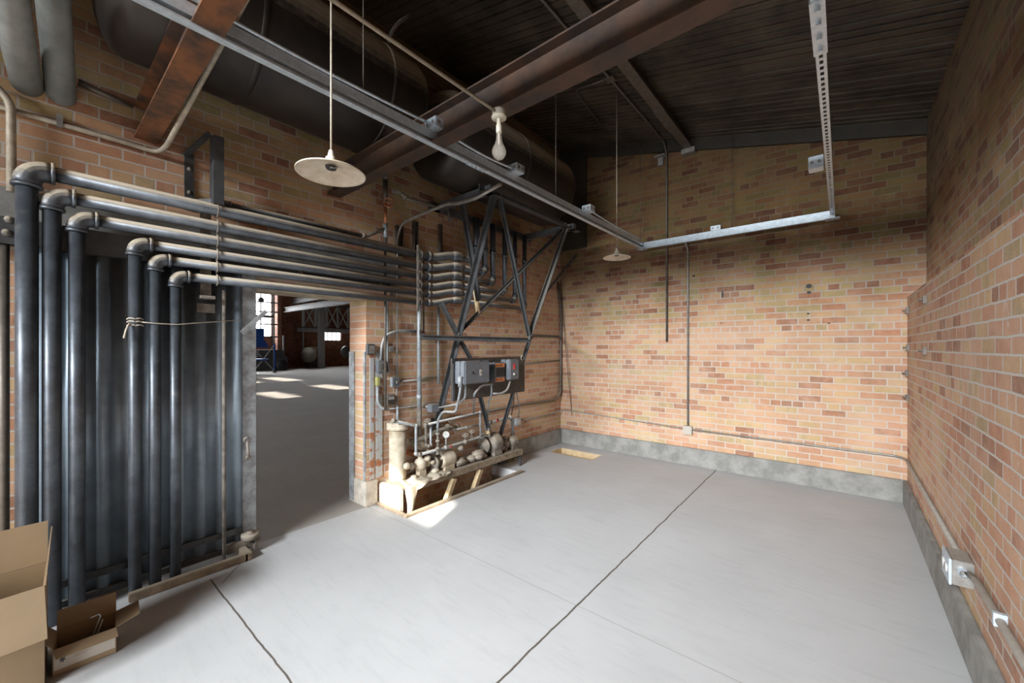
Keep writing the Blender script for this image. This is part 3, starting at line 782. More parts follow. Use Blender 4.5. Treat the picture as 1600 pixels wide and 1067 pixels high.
# conduits under the deck and down the back wall
yk = -0.025
top = zc(1.67) - 0.02
tag(MB().tube([(1.66, -4.6, zc(1.66) - 0.034), (1.66, -0.12, zc(1.66) - 0.034), (1.665, yk, top - 0.16), (1.665, yk, 1.575)], 0.013, 10, fillet=0.10).build('conduit', M_DKCOND), 'dark conduit running under the deck then down the back wall, ending open', 'conduit')
tag(MB().box((1.62, -1.72, zc(1.62) - 0.05), (1.70, -1.63, zc(1.7) - 0.016)).build('ceiling_box', M_DKCOND), 'small dark box under the deck where the ceiling conduits meet', 'junction box')
tag(MB().tube([(1.62, -1.68, zc(1.6) - 0.032), (1.20, -1.60, zc(1.2) - 0.032), (1.05, -0.5, zc(1.05) - 0.032)], 0.009, 8, fillet=0.08).build('conduit', M_DKCOND), 'thin dark conduit branching left under the deck from the small box', 'conduit')
tag(MB().tube([(1.93, YB + 0.03, ZS - 0.045), (1.93, yk + 0.004, ZS - 0.10), (1.93, yk + 0.004, 0.49)], 0.012, 10, fillet=0.07).build('conduit', M_GALVD), 'straight grey conduit dropping from the back strut rail to a white box', 'conduit')
tag(MB().box((1.875, -0.055, 0.39), (1.985, -0.001, 0.50)).build('junction_box', M_WHITE, bevel=0.006), 'small pale junction box low on the back wall', 'junction box')
tag(MB().tube([(0.04, -0.35, 0.50), (0.045, -0.05, 0.52), (0.12, -0.016, 0.52), (1.875, -0.016, 0.455)], 0.008, 8, fillet=0.05).build('conduit', M_GALVD), 'thin conduit low on the back wall left of the pale junction box', 'conduit')
tag(MB().tube([(1.985, -0.018, 0.455), (W - 0.08, -0.018, 0.445), (W - 0.018, -0.08, 0.44), (W - 0.018, -2.36, 0.43)], 0.011, 8, fillet=0.06).build('conduit', M_GALVD), 'grey conduit from the pale junction box around the corner along the right wall', 'conduit')
tag(MB().tube([(W - 0.022, -2.56, 0.43), (W - 0.02, -2.7, 0.455), (W - 0.02, -4.6, 0.47)], 0.014, 10).build('conduit', M_GALVD), 'grey conduit along the right wall nearer than the outlet box', 'conduit')
t = thing('outlet_box', (W, -2.46, 0.36), 'galvanised steel outlet box with white sockets on the right wall', 'outlet')
MB().box((W - 0.075, -2.55, 0.355), (W - 0.001, -2.38, 0.475)).build('box_body', M_GALVD, t, bevel=0.004)
MB().box((W - 0.085, -2.552, 0.352), (W - 0.0755, -2.378, 0.478)).build('cover_plate', M_GALV, t, bevel=0.002)
for yy in (-2.50, -2.43): MB().lathe((W - 0.0855, yy, 0.415), [(0.024, 0), (0.024, 0.006), (0.0001, 0.006)], (-1, 0, 0), 16).build('socket', M_DIAL, t)
MB().lathe((W - 0.04, -2.55, 0.43), [(0.02, 0), (0.02, 0.02), (0.015, 0.03)], (0, -1, 0), 12).build('connector', M_GALV, t)
t = thing('conduit_strap', (W, -3.03, 0.45), 'small metal strap holding the right wall conduit', 'strap')
MB().box((W - 0.037, -3.04, 0.435), (W - 0.001, -3.02, 0.485)).build('strap_band', M_GALV, t)
for px, py, lab in ((1420, 485, 'rusty anchor bolt in the right wall corner, topmost one'), (1421, 543, 'flat anchor plate in the right wall corner, second from top'),
                    (1419, 583, 'rusty anchor stub in the right wall corner, third from top'), (1420, 621, 'rusty anchor stub in the right wall corner, lowest one'), (1448, 468, 'rusty anchor bolt high on the right wall beside the corner'), (1448, 548, 'pale anchor bolt on the right wall level with the flat plate')):
    c = AX(px, py, W)
    c.y = min(c.y, -0.03)
    tag(MB().box((W - 0.022, c.y - 0.018, c.z - 0.028), (W - 0.001, c.y + 0.012, c.z + 0.028)).lathe((W - 0.02, c.y, c.z), [(0.008, 0), (0.008, 0.025), (0.0001, 0.025)], (-1, 0, 0), 8).build('wall_anchor', M_DKCOND), lab, 'anchor', 'anchors in the right wall')
# loose wire hanging by the left corner
tag(MB().tube([AY(876, 440, -0.03), AY(880, 500, -0.04), AY(888, 590, -0.08), AZ(898, 692, 0.004)], 0.005, 6).build('hanging_cable', M_DKCOND), 'thin dark cable hanging down the corner to the floor', 'cable')

# ================================================================== left wall: six nested heating pipes
XP = 0.155
V = [-5.400, -5.314, -5.222, -4.984, -4.893, -4.794]
Z = [2.440, 2.328, 2.228, 2.134, 2.052, 1.962]
RV = [0.041, 0.036, 0.034, 0.031, 0.030, 0.029]
ENDY = [-2.12, -1.98, -1.84, -1.62, -1.42, -1.22]
ordn = ['outermost of the six nested heating pipes, nearest the camera', 'second nested heating pipe counted from the outermost', 'third nested heating pipe, left of the wide gap before the door',
        'fourth nested heating pipe, with pale rope tied around it', 'fifth nested heating pipe, between the roped one and the innermost', 'innermost and lowest of the six nested heating pipes']
def elbow(mb, c, a, b, r, R):
    """banded 90 degree fitting at c joining directions a and b"""
    c, a, b = Vector(c), Vector(a), Vector(b)
    ps = []
    for k in range(9):
        t_ = k / 8
        ps.append(c + a * R * (1 - t_) ** 2 + b * R * t_ ** 2)
    mb.tube(ps, r, 16)
    for d in (a, b): mb.tube([c + d * R, c + d * (R + 0.016)], r * 1.10, 16)
for i in range(6):
    z, y, r = Z[i], V[i], RV[i]
    zb = 0.0 if i < 3 else -0.10
    t = thing('heating_pipe', (XP, y, 0.0), 'dusty dark pipe, ' + ordn[i], 'pipe', 'nested heating pipes around the sliding door')
    R_ = r * 2.0
    MB().tube([(XP, y, 0.002), (XP, y, z - R_)], r, 20).build('vertical_pipe', M_PIPE, t)
    e = MB(); elbow(e, (XP, y, z), (0, 0, -1), (0, 1, 0), r * 1.28, R_)
    e.build('elbow', M_PIPE, t)
    MB().tube([(XP, y + R_, z), (XP, -2.76, z)], r * 0.97, 18).build('horizontal_pipe', M_PIPE, t)
    # offset: collar, rising stub, swollen elbow, straight run to the riser
    yj = -2.74
    e = MB().tube([(XP, -2.90, z), (XP, -2.885, z)], r * 1.22, 16).tube([(XP, yj - 0.04, z), (XP, yj, z)], r * 1.25, 16)
    e.build('collar', M_PIPE, t)
    MB().tube([(XP, yj, z), (XP + 0.01, yj + 0.06, z + 0.005), (XP + 0.05, yj + 0.22, z + 0.045), (XP + 0.06, yj + 0.27, z + 0.05)], r * 1.05, 16, fillet=0.04).build('offset_pipe', M_PIPE, t)
    MB().tube([(XP + 0.055, yj + 0.25, z + 0.045), (XP + 0.062, yj + 0.30, z + 0.052), (XP + 0.062, yj + 0.36, z + 0.05), (XP + 0.06, yj + 0.385, z + 0.05)], [r * 1.15, r * 1.35, r * 1.35, r * 1.2], 16).build('elbow', M_PIPE, t)
    ye = ENDY[i]
    MB().tube([(XP + 0.06, yj + 0.38, z + 0.05), (XP + 0.06, ye - 0.05, z + 0.05)], r * 0.95, 16).build('horizontal_pipe', M_PIPE, t)
    e = MB(); elbow(e, (XP + 0.06, ye, z + 0.05), (0, -1, 0), (0, 0, 1), r * 1.2, 0.055)
    e.build('elbow', M_PIPE, t)
    MB().tube([(XP - 0.04 + 0.10, ye, z + 0.11), (XP + 0.06, ye, 2.98)], r * 0.95, 16).tube([(XP + 0.06, ye, 2.62), (XP + 0.06, ye, 2.66)], r * 1.2, 16).build('riser', M_PIPE, t)

# strap hanger carrying the pipes, bolted below a channel bracket
t = thing('pipe_hanger', (0.12, -4.60, 1.86), 'flat steel strap with round hooks holding the six pipes near the door', 'pipe hanger', 'pipe hangers')
MB().box((0.095, -4.655, 1.84), (0.108, -4.595, 2.43)).build('strap', M_DUSTM, t)
for i in range(6):
    k = MB()
    r = RV[i] + 0.006
    k.lathe((XP, -4.575, Z[i]), [(r, -0.006), (r + 0.007, 0), (r, 0.006)], (0, 1, 0), 18)
    k.build('pipe_hook', M_DUSTM, t)
MB().box((0.090, -4.665, 1.83), (0.165, -4.585, 1.85)).box((0.085, -4.67, 1.74), (0.093, -4.57, 1.80)).build('foot_plate', M_DUSTM, t)
t = thing('pipe_hanger', (0.10, -2.93, 1.86), 'flat steel strap holding the six pipes at their right end', 'pipe hanger', 'pipe hangers')
MB().box((0.195, -2.94, 1.86), (0.203, -2.915, 2.52)).build('strap', M_DUSTM, t)
for i in range(6):
    MB().lathe((XP, -2.875, Z[i]), [(RV[i] + 0.005, -0.006), (RV[i] + 0.014, 0), (RV[i] + 0.005, 0.006)], (0, 1, 0), 18).build('pipe_hook', M_DUSTM, t)
t = thing('channel_bracket', (0.10, -4.62, 2.40), 'black steel channel bracket on the wall above the pipe hanger', 'bracket')
MB().prof((0.16, -4.575, 2.47), (0.16, -4.575, 2.93), [(-0.045, -0.03), (0.045, -0.03), (0.045, 0.03), (0.037, 0.03), (0.037, -0.022), (-0.037, -0.022), (-0.037, 0.03), (-0.045, 0.03)], (0, 1, 0)).build('channel', M_STEEL, t)
MB().box((0.001, -4.72, 2.44), (0.012, -4.67, 2.83)).build('wall_plate', M_STEEL, t)
k = MB()
for zz in (2.72, 2.56): k.lathe((0.012, -4.695, zz), [(0.013, 0), (0.013, 0.012), (0.0001, 0.014)], (1, 0, 0), 8)
k.build('bolt', M_DUSTM, t)
MB().angle((0.005, -4.70, 2.80), (0.15, -4.60, 2.94), 0.04).build('top_arm', M_STEEL, t)
MB().angle((0.005, -4.70, 2.47), (0.15, -4.60, 2.47), 0.04).build('bottom_arm', M_STEEL, t)

# thinner pipe just above the outermost one and its valve riser
t = thing('small_pipe', (0.06, -4.4, 2.4), 'thinner dusty pipe running just above the outermost heating pipe', 'pipe')
a, b = AX(357, 318, 0.112), AX(567, 369, 0.112)
print('small pipe z', a.z, b.z)
zz = (a.z + b.z) / 2
MB().tube([(0.112, a.y, zz), (0.112, b.y, zz)], 0.017, 14).build('pipe_run', M_PIPE, t)
yd = AX(350, 500, 0.112).y
e = MB(); elbow(e, (0.112, a.y - 0.03, zz), (0, 1, 0), (-1, 0, 0), 0.022, 0.03); e.build('elbow', M_PIPE, t)
q = AX(602, 357, 0.10)
MB().tube([(0.112, b.y, zz), (0.112, b.y + 0.03, zz), (q.x, q.y, q.z)], 0.016, 12).build('branch_pipe', M_DUSTM, t)
MB().tube([(0.112, b.y - 0.01, zz), (0.112, b.y + 0.02, zz)], 0.024, 12).build('union', M_DUSTM, t)
tag(MB().tube([(0.112, yd, 1.90), (0.112, yd, 0.003)], 0.012, 12).build('drop_pipe', M_DUSTM), 'thin dusty pipe standing in front of the door right of the innermost pipe', 'pipe')
t = thing('valve_riser', (0.10, q.y, 2.0), 'dark and orange riser pipe with a round valve wheel under the long I-beam', 'valve')
def VX(py): return AX(603, py, 0.10).z
MB().tube([(0.10, q.y, VX(282)), (0.10, q.y, VX(318))], 0.024, 14).tube([(0.10, q.y, VX(280)), (0.10, q.y, VX(270))], 0.033, 14).build('coupling', M_DKCOND, t)
MB().tube([(0.10, q.y, VX(318)), (0.10, q.y, VX(352))], 0.015, 14).build('copper_pipe', M_COPPER, t)
MB().tube([(0.10, q.y, VX(350)), (0.10, q.y, VX(372))], 0.022, 14).build('union', M_GPIPE, t)
MB().tube([(0.10, q.y, VX(372)), (0.10, q.y, 0.9)], 0.012, 12).build('drop_pipe', M_DKCOND, t)
MB().tube([(0.10, q.y, VX(252)), (0.10, q.y, VX(282))], 0.022, 14).build('upper_pipe', M_DKCOND, t)
def wheel(mb, c, ax, r, t_=0.006, spokes=5):
    c, ax = Vector(c), Vector(ax).normalized()
    ref = Vector((0, 0, 1)) if abs(ax.z) < 0.9 else Vector((1, 0, 0))
    u = ax.cross(ref).normalized(); w = ax.cross(u)
    n = 20
    ps = [c + (u * math.cos(2 * PI * k / n) + w * math.sin(2 * PI * k / n)) * r * (1 + 0.05 * math.cos(k * PI)) for k in range(n + 1)]
    mb.tube(ps, t_, 7, caps=False)
    for k in range(spokes):
        a_ = 2 * PI * k / spokes
        mb.tube([c, c + (u * math.cos(a_) + w * math.sin(a_)) * r], t_ * 0.7, 6)
    mb.lathe(c - ax * 0.012, [(0.0001, 0), (t_ * 2, 0), (t_ * 2, 0.022), (0.0001, 0.022)], ax, 8)
k = MB(); wheel(k, (0.17, q.y - 0.01, VX(320)), (0.75, -0.6, 0), 0.042)
k.build('valve_wheel', M_COPPER, t)
MB().tube([(0.10, q.y, VX(320)), (0.17, q.y - 0.01, VX(320))], 0.008, 8).build('valve_stem', M_COPPER, t)
# second small pipe run under the beam, dusty, toward the tank
P = [AX(612, 298, 0.14), AX(628, 302, 0.2), AX(634, 310, 0.2), AX(700, 328, 0.2), AX(703, 348, 0.2)]
t = thing('small_pipe', P[0], 'dusty branch pipe with valve elbows beside the riser, under the second tank', 'pipe')
MB().tube(P[:2], 0.018, 10).tube([P[1], P[2]], 0.02, 10).build('elbow', M_DUSTM, t)
MB().tube([P[2], P[3]], 0.015, 10).build('pipe_run', M_DKCOND, t)
MB().tube([P[3], P[4]], 0.013, 10).build('drop_pipe', M_DKCOND, t)

# ================================================================== far upper left: insulated pipes, bent conduit
for a, b, lab in ((AX(42, 132, 0.0), AX(6, -40, 0.75), 'thick grey insulated pipe at the far upper left edge'), (AX(95, 146, 0.0), AX(78, -60, 0.62), 'thick grey insulated pipe slanting up from the left wall, the right one')):
    d = (b - a).normalized()
    tag(MB().tube([a - d * 0.05, b + d * 0.3], 0.062, 24).build('insulated_pipe', M_INS), lab, 'pipe', 'insulated pipes leaving the left wall')
P = [AX(-40, 118, 0.05), AX(-12, 128, 0.05), AX(17, 160, 0.05), AX(18, 300, 0.05)]
tag(MB().tube(P, 0.018, 12, fillet=0.12).build('bent_conduit', M_COND), 'curved brown conduit at the far left edge above the pipes', 'conduit')
a, b = AX(0, 172, 0.02), AX(207, 222, 0.02)
zz = (a.z + b.z) / 2
P = [(0.02, -6.0, zz), (0.02, -5.02, zz), (0.03, -4.86, zz - 0.01), (0.14, -4.835, zz + 0.01), (1.70, -4.80, 3.02)]
tag(MB().tube([Vector(p) for p in P], 0.014, 10, fillet=0.09).build('conduit', M_COND), 'cream conduit along the upper left wall turning out beside the orange beam', 'conduit')
t = thing('conduit_clip', (0.02, -5.33, zz), 'small metal clip on the upper left wall conduit', 'clip')
MB().box((0.001, AX(93, 192, 0.02).y - 0.012, zz - 0.02), (0.037, AX(93, 192, 0.02).y + 0.012, zz + 0.05)).build('clip_plate', M_GALVD, t)
a, b = AX(122, 128, 0.03), AX(208, 168, 0.03)
tag(MB().tube([a, b], [0.022, 0.009], 10).build('pipe_stub', M_DKCOND), 'short dark rod lying along the broken brick ledge, upper left', 'pipe')
tag(MB().tube([(0.055, AX(6, 380, 0.055).y, 2.04), (0.055, AX(6, 380, 0.055).y, 0.002)], 0.02, 12).build('wall_pipe', M_DKCOND), 'thin brown pipe down the wall at the far left edge', 'pipe')

# ================================================================== sliding door and its track
t = thing('door_track', (0.05, -4.5, 2.04), 'dark steel door track with bolts across the left wall behind the pipes', 'door track')
MB().prof((0.05, -6.2, 2.045), (0.05, -3.12, 2.045), [(-0.035, 0), (-0.02, 0), (-0.02, 0.012), (-0.028, 0.012), (-0.028, 0.125), (0.028, 0.125), (0.028, 0.012), (0.02, 0.012), (0.02, 0), (0.035, 0), (0.035, 0.14), (-0.035, 0.14)]).build('channel', M_STEEL, t)
for yy, zz2 in ((AX(10, 372, 0.1).y, 2.10), (AX(14, 333, 0.1).y, 2.17), (-3.27, 2.09), (-4.0, 2.10)):
    MB().lathe((0.085, yy, zz2), [(0.018, 0), (0.018, 0.014), (0.008, 0.02), (0.0001, 0.022)], (1, 0, 0), 8).build('bolt', M_DUSTM, t)
MB().box((0.085, -3.17, 1.98), (0.0875, -3.12, 2.12)).build('end_clamp', M_DUSTM, t)
DY0, DY1, DZ0, DZ1 = -5.43, -4.305, 0.03, 2.05
t = thing('sliding_door', (0.05, -4.9, 0.05), 'tall blue-grey corrugated steel sliding door behind the vertical pipes', 'door')
m = MB()
pts = []
y = DY0
per = 0.118
while y < DY1 - 0.10:
    pts += [(0.020, y), (0.020, y + per * 0.42), (0.052, y + per * 0.56), (0.052, y + per * 0.86)]
    y += per
pts.append((0.020, DY1 - 0.085))
n = len(pts)
lo = [m.bm.verts.new((x, yy, DZ0 + 0.03)) for x, yy in pts]
hi = [m.bm.verts.new((x, yy, DZ1)) for x, yy in pts]
for i in range(n - 1): m.bm.faces.new((lo[i], lo[i + 1], hi[i + 1], hi[i])).smooth = True
o = m.build('corrugated_panel', M_DOOR, t)
sm = o.modifiers.new('thickness', 'SOLIDIFY'); sm.thickness = 0.003
MB().box((0.035, DY1 - 0.09, DZ0), (0.062, DY1, DZ1)).build('edge_frame', M_DOORF, t, bevel=0.004)
MB().box((0.030, DY0, DZ0 + 0.0), (0.060, DY1 - 0.09, DZ0 + 0.035)).build('bottom_rail', M_STEEL, t)
MB().box((0.056, DY0, DZ0 + 0.115), (0.064, DY1 - 0.09, DZ0 + 0.155)).build('flat_brace', M_STEEL, t)
m = MB().lathe((0.115, -4.385, 0.83), [(0.016, -0.006), (0.022, 0), (0.016, 0.006)], (1, 0, 0), 14).tube([(0.115, -4.38, 0.82), (0.12, -4.375, 0.70)], 0.010, 8).lathe((0.118, -4.375, 0.70), [(0.014, -0.005), (0.018, 0), (0.014, 0.005)], (1, 0, 0), 12)
m.build('handle', M_DUSTM, t)
m = MB().lathe((0.10, -4.36, 0.10), [(0.0001, 0), (0.052, 0), (0.058, 0.015), (0.058, 0.035), (0.05, 0.042), (0.022, 0.042), (0.022, 0.05), (0.0001, 0.05)], (0.1, 0, 1), 20)
m.build('bottom_roller', M_DUSTM, t)
MB().box((0.062, -4.50, 0.03), (0.10, -4.33, 0.095)).box((0.10, -4.34, 0.02), (0.14, -4.30, 0.095)).build('roller_bracket', M_DUSTM, t)
tag(MB().bar((0.062, DY0, 2.045), (0.062, -4.62, 2.045), 0.004, 0.06).build('hood_strip', M_STEEL), 'thin steel strip along the top of the corrugated door', 'strip') if False else None
o = tag(MB().box((0.195, -5.02, 0.0005), (0.235, -4.41, 0.052)).box((0.055, -4.43, 0.0005), (0.235, -4.385, 0.055)).build('floor_curb', M_WOOD, bevel=0.004), 'low wooden curb on the floor in front of the sliding door', 'curb')
# twine and loose rod
yy = V[3]
t = thing('twine', (XP, yy, 1.70), 'pale twine knotted around the fourth pipe and stretched to the door edge', 'rope')
m = MB()
zr = AX(212, 503, XP).z
for dz in (0.0, 0.018, -0.022):
    ps = [(XP + math.cos(2 * PI * k / 16) * (RV[3] + 0.004), yy + math.sin(2 * PI * k / 16) * (RV[3] + 0.004), zr + dz + 0.004 * math.sin(k)) for k in range(17)]
    m.tube(ps, 0.004, 6)
m.build('knot', M_ROPE, t)
MB().tube([(XP + 0.03, yy - 0.028, zr - 0.01), (XP + 0.045, yy - 0.045, zr - 0.05), (XP + 0.05, yy - 0.055, zr - 0.10)], 0.005, 6).build('loose_end', M_ROPE, t)
MB().tube([(XP + 0.03, yy + 0.02, zr), (XP + 0.034, V[4], zr - 0.006), (XP + 0.033, V[5], zr - 0.008), (XP - 0.02, -4.40, AX(395, 500, XP - 0.02).z)], 0.003, 6).build('line', M_ROPE, t)
a, b = AX(378, 520, 0.11), AX(416, 486, 0.11)
tag(MB().bar(a, b, 0.012, 0.03).build('metal_arm', M_DOORF), 'short grey metal arm sticking out past the door edge', 'bracket')

# ================================================================== braced frame under the second tank
XF = 0.86
t = thing('tank_frame', (XF, -1.8, 0.0), 'tall dark angle-iron frame with crossed braces holding the second tank', 'steel frame')
def fa(p, q, x0, x1, w=0.06, name='brace', mat=None, fx=1, fy=1):
    MB().angle(AX(*p, x0), AX(*q, x1), w, 0.008, (1, 0, 0.01), fx, fy).build(name, mat or M_STEEL, t)
topz = 3.025
MB().box((XF - 0.02, -2.72, topz - 0.075), (XF + 0.06, -0.98, topz - 0.067)).box((XF - 0.02, -2.72, topz - 0.075), (XF - 0.012, -0.98, topz)).build('top_chord', M_STEEL, t)
MB().box((0.10, -2.72, topz - 0.075), (0.16, -0.98, topz)).build('rear_chord', M_STEEL, t)
for yy in (-2.62, -1.12): MB().box((0.10, yy - 0.03, topz - 0.075), (XF + 0.06, yy + 0.03, topz - 0.002)).build('saddle_beam', M_STEEL, t)
LP0, LP1 = AX(772, 302, XF), AX(682, 664, 0.02)
MB().angle(LP0, LP1, 0.05, 0.008, (1, 0, 0.01)).build('leg', M_STEEL, t)
MB().box((0.001, LP1.y - 0.06, LP1.z - 0.10), (0.014, LP1.y + 0.06, LP1.z + 0.08)).build('wall_plate', M_STEEL, t)
_s = 0.5
for _k in range(40):                                   # the joint of leg and cross rail
    _q = LP0 + (LP1 - LP0) * _s
    _d = _q - Vector((CX, CY, CZ))
    _s += (0.0336 + (_d.z / _d.dot(_F)) - 0.0336 * 2) * 0.8 if False else (_d.z / _d.dot(_F) - (543 - 522) / 624) * 0.8
XN = (LP0 + (LP1 - LP0) * _s).x
fa((779, 302), (826, 524), XF + 0.01, XF + 0.01, 0.035)
fa((886, 352), (826, 526), XF, XF, 0.045, 'leg')
fa((828, 526), (775, 700), 0.665, 0.10, 0.035, 'leg')
MB().bar(AX(827, 526, XF + 0.02), AX(828, 526, 0.66), 0.02, 0.06).build('gusset', M_STEEL, t)
fa((884, 355), (714, 524), XF - 0.10, XN, 0.035)
fa((722, 312), (748, 470), 0.50, 0.50, 0.045)
fa((690, 474), (718, 528), XN - 0.06, XN, 0.04)
fa((714, 522), (737, 562), XN, XN, 0.035)
fa((745, 600), (768, 690), 0.62, 0.12, 0.035)
MB().angle(AX(656, 523, XN - 0.04), AX(829, 528, XF - 0.03), 0.05, 0.008, (0, 0, 1), 1, -1).build('cross_rail', M_STEEL, t)
MB().bar(AX(742, 450, 0.44), AX(748, 493, 0.44), 0.05, 0.02).build('wedge_block', M_WOODL, t, label='pale timber wedge block')
MB().angle(AX(655, 523, XN - 0.04), AX(655, 522, 0.002), 0.05, 0.008).build('wall_tie', M_STEEL, t)
MB().angle(AX(829, 527, 0.80), AX(872, 528, 0.01), 0.04, 0.008).build('wall_tie', M_STEEL, t)
for px0, px1 in ((935, 868),):
    MB().bar(AX(930, 362, 0.42), AX(842, 470, 0.02), 0.03, 0.03).build('wall_strut', M_STEEL, t)

# backboard and control boxes
XB = 0.72
A, B_ = AX(706, 560, XB), AX(820, 605, XB)
zt, zb = 1.402, 1.01
y0, y1 = A.y, B_.y
t = thing('backboard', (XB, y0, zb), 'dark brown board bolted to the tank frame behind the control boxes', 'board')
MB().box((XB - 0.02, y0, zb), (XB, y1, zt)).build('panel', M_BOARD, t, bevel=0.003)
MB().box((XB, y0, zt - 0.05), (XB + 0.004, y0 + 0.05, zt)).box((XB, y0 + .005, zb), (XB + 0.012, y0 + 0.03, zt - 0.05)).build('edge_angle', M_STEEL, t)
MB().lathe((XB + 0.012, AX(815, 559, XB).y, AX(815, 559, XB).z), [(0.024, -0.008), (0.034, 0), (0.024, 0.008)], (1, 0, 0), 18).build('ring', M_DUSTM, t)
def cbox(px0, px1, py0, py1, d, nm, lab, x=XB):
    a, b = AX(px0, py0, x + d), AX(px1, py1, x + d)
    t = thing(nm, (x, (a.y + b.y) / 2, b.z), lab, 'control box')
    MB().box((x + 0.012, a.y, b.z), (x + d * 0.55, b.y, a.z)).build('back_box', M_CASE, t, bevel=0.006)
    MB().box((x + d * 0.56, a.y - 0.004, b.z - 0.003), (x + d, b.y + 0.004, a.z + 0.003)).build('cover', M_CASE, t, bevel=0.010)
    return t, x + d, a.y, b.y, b.z, a.z
t, xx, ya, yb, za, zz = cbox(727, 765, 565, 597, 0.15, 'control_box', 'large grey control box at the left of the dark board')
ym = ya + (yb - ya) * 0.62
MB().box((xx + 0.0005, ym - 0.013, za + 0.07), (xx + 0.003, ym + 0.013, za + 0.125)).build('name_plate', M_WHITE, t)
MB().box((xx + 0.0031, ym - 0.005, za + 0.09), (xx + 0.004, ym + 0.004, za + 0.105)).build('plate_mark', M_INK, t)
MB().lathe((xx, ya + 0.09, za + 0.10), [(0.012, 0), (0.012, 0.008), (0.0001, 0.009)], (1, 0, 0), 12).build('screw', M_BLACK, t)
MB().box((xx, ym - 0.02, zz - 0.002), (xx + 0.004, ym + 0.02, zz + 0.01)).build('latch', M_STEEL, t)
t, xx, ya, yb, za, zz = cbox(773, 789, 567, 596, 0.10, 'control_relay', 'narrow dark relay box with orange labels between the two grey boxes')
for z0_ in (za + 0.008, zz - 0.042):
    o = MB().box((xx + 0.0005, ya + 0.012, z0_), (xx + 0.003, yb - 0.008, z0_ + 0.034)).build('warning_label', M_ORANGE, t, label='orange warning label')
    for q in range(3):
        k_ = ya + 0.02 + q * 0.034
        MB().box((xx + 0.0031, k_, z0_ + 0.010), (xx + 0.0038, k_ + 0.022, z0_ + 0.024)).build('label_print', M_INK, o)
MB().box((xx + 0.0005, ya + 0.02, za + 0.055), (xx + 0.002, yb - 0.012, zz - 0.05)).build('window', M_BLACK, t)
t, xx, ya, yb, za, zz = cbox(797, 811, 562, 592, 0.14, 'control_box', 'tall narrow grey control box with a small red plate')
MB().box((xx + 0.0005, ya + 0.05, zz - 0.10), (xx + 0.003, ya + 0.08, zz - 0.04)).build('red_plate', M_REDP, t, label='small red plate')
MB().lathe((xx, ya + 0.065, za + 0.055), [(0.013, 0), (0.013, 0.007), (0.0001, 0.008)], (1, 0, 0), 12).build('button', M_DIAL, t)
def lead(pts, xs, r, lab, mat=None, nm='flexible_conduit', fillet=0.05):
    ps = [AX(p[0], p[1], x) for p, x in zip(pts, xs)]
    return tag(MB().tube(ps, r, 9, fillet=fillet).build(nm, mat or M_GPIPE), lab, 'conduit')
lead([(720, 592), (719, 612), (712, 644), (692, 643), (684, 656), (684, 676)], [.82, .82, .65, .45, .32, .28], 0.011, 'grey flexible lead looping from the large control box to the gauge valve')
lead([(727, 598), (727, 621), (717, 631), (686, 637)], [.82, .80, .65, .30], 0.010, 'grey flexible lead from the large control box to the motor junction box')
lead([(770, 600), (752, 602), (741, 615), (740, 645)], [.80, .80, .78, .32], 0.010, 'grey flexible lead looping down left from the relay box')
lead([(768, 600), (768, 617), (763, 629), (762, 656)], [.80, .78, .55, .33], 0.009, 'grey flexible lead dropping straight from the relay box to the pump')
lead([(797, 596), (793, 609), (783, 615), (771, 615)], [.80, .80, .80, .80], 0.010, 'grey flexible lead curling beneath the two right control boxes')
lead([(807, 604), (808, 621), (812, 635), (810, 652)], [.69, .55, .2, .03], 0.007, 'thin pale lead from the board to the small wall box')
lead([(803, 604), (803, 625), (799, 650)], [.69, .55, .15], 0.007, 'thin dark lead beside the pale one under the board', M_DKCOND)
t = thing('plug', AX(719, 592, .82), 'pale plug body below the left corner of the large control box', 'plug')
MB().tube([AX(719, 588, .83), AX(719, 604, .82)], 0.020, 12).build('plug_body', M_GPIPE, t)

# ================================================================== fittings and pipes on the left wall beside the opening
def wallbox(px, py, w, h, d, nm, lab, mat, face=None, x=0.0):
    c = AX(px, py, x + d)
    t = thing(nm, (x, c.y, c.z - h / 2), lab, 'electrical box')
    MB().box((x + 0.001, c.y - w / 2, c.z - h / 2), (x + d, c.y + w / 2, c.z + h / 2)).build('box_body', mat, t, bevel=0.004)
    if face:
        MB().box((x + d + 0.0003, c.y - w * 0.38, c.z - h * 0.38), (x + d + 0.006, c.y + w * 0.38, c.z + h * 0.38)).build('face_plate', face, t, bevel=0.002)
    return t, c
wallbox(581, 546, 0.075, 0.10, 0.05, 'junction_box', 'grey green junction box at the top of the peeling jamb strip', M_STEEL, M_GALVD)
t, c = wallbox(598, 573, 0.085, 0.115, 0.06, 'switch_box', 'grey knife switch box at the foot of the curved conduit', M_CASE, M_DUSTM)
MB().box((0.067, c.y - 0.006, c.z - 0.03), (0.085, c.y + 0.006, c.z + 0.03)).build('switch_lever', M_BLACK, t)
t, c = wallbox(619, 597, 0.085, 0.10, 0.05, 'switch_box', 'square grey toggle switch box on the wall left of the thick pipe', M_GPIPE, M_CASE)
MB().box((0.057, c.y - 0.004, c.z - 0.012), (0.068, c.y + 0.004, c.z + 0.012)).build('toggle', M_WHITE, t)
t, c = wallbox(611, 625, 0.095, 0.10, 0.06, 'pressure_switch', 'dusty square control above the pale filter tank', M_DUSTM, M_BOARD)
MB().box((0.0665, c.y - 0.03, c.z + 0.005), (0.069, c.y + 0.03, c.z + 0.035)).build('scale_window', M_DIAL, t)
t, c = wallbox(592, 596, 0.030, 0.085, 0.05, 'small_device', 'small yellow green fitting on the wall beside the jamb', M_YEL)
wallbox(811, 659, 0.09, 0.10, 0.05, 'junction_box', 'small grey junction box low on the left wall behind the last pump', M_GPIPE, M_DIAL)
wallbox(612, 545, 0.05, 0.06, 0.04, 'conduit_fitting', 'small round grey fitting behind the thin conduits', M_GALVD)
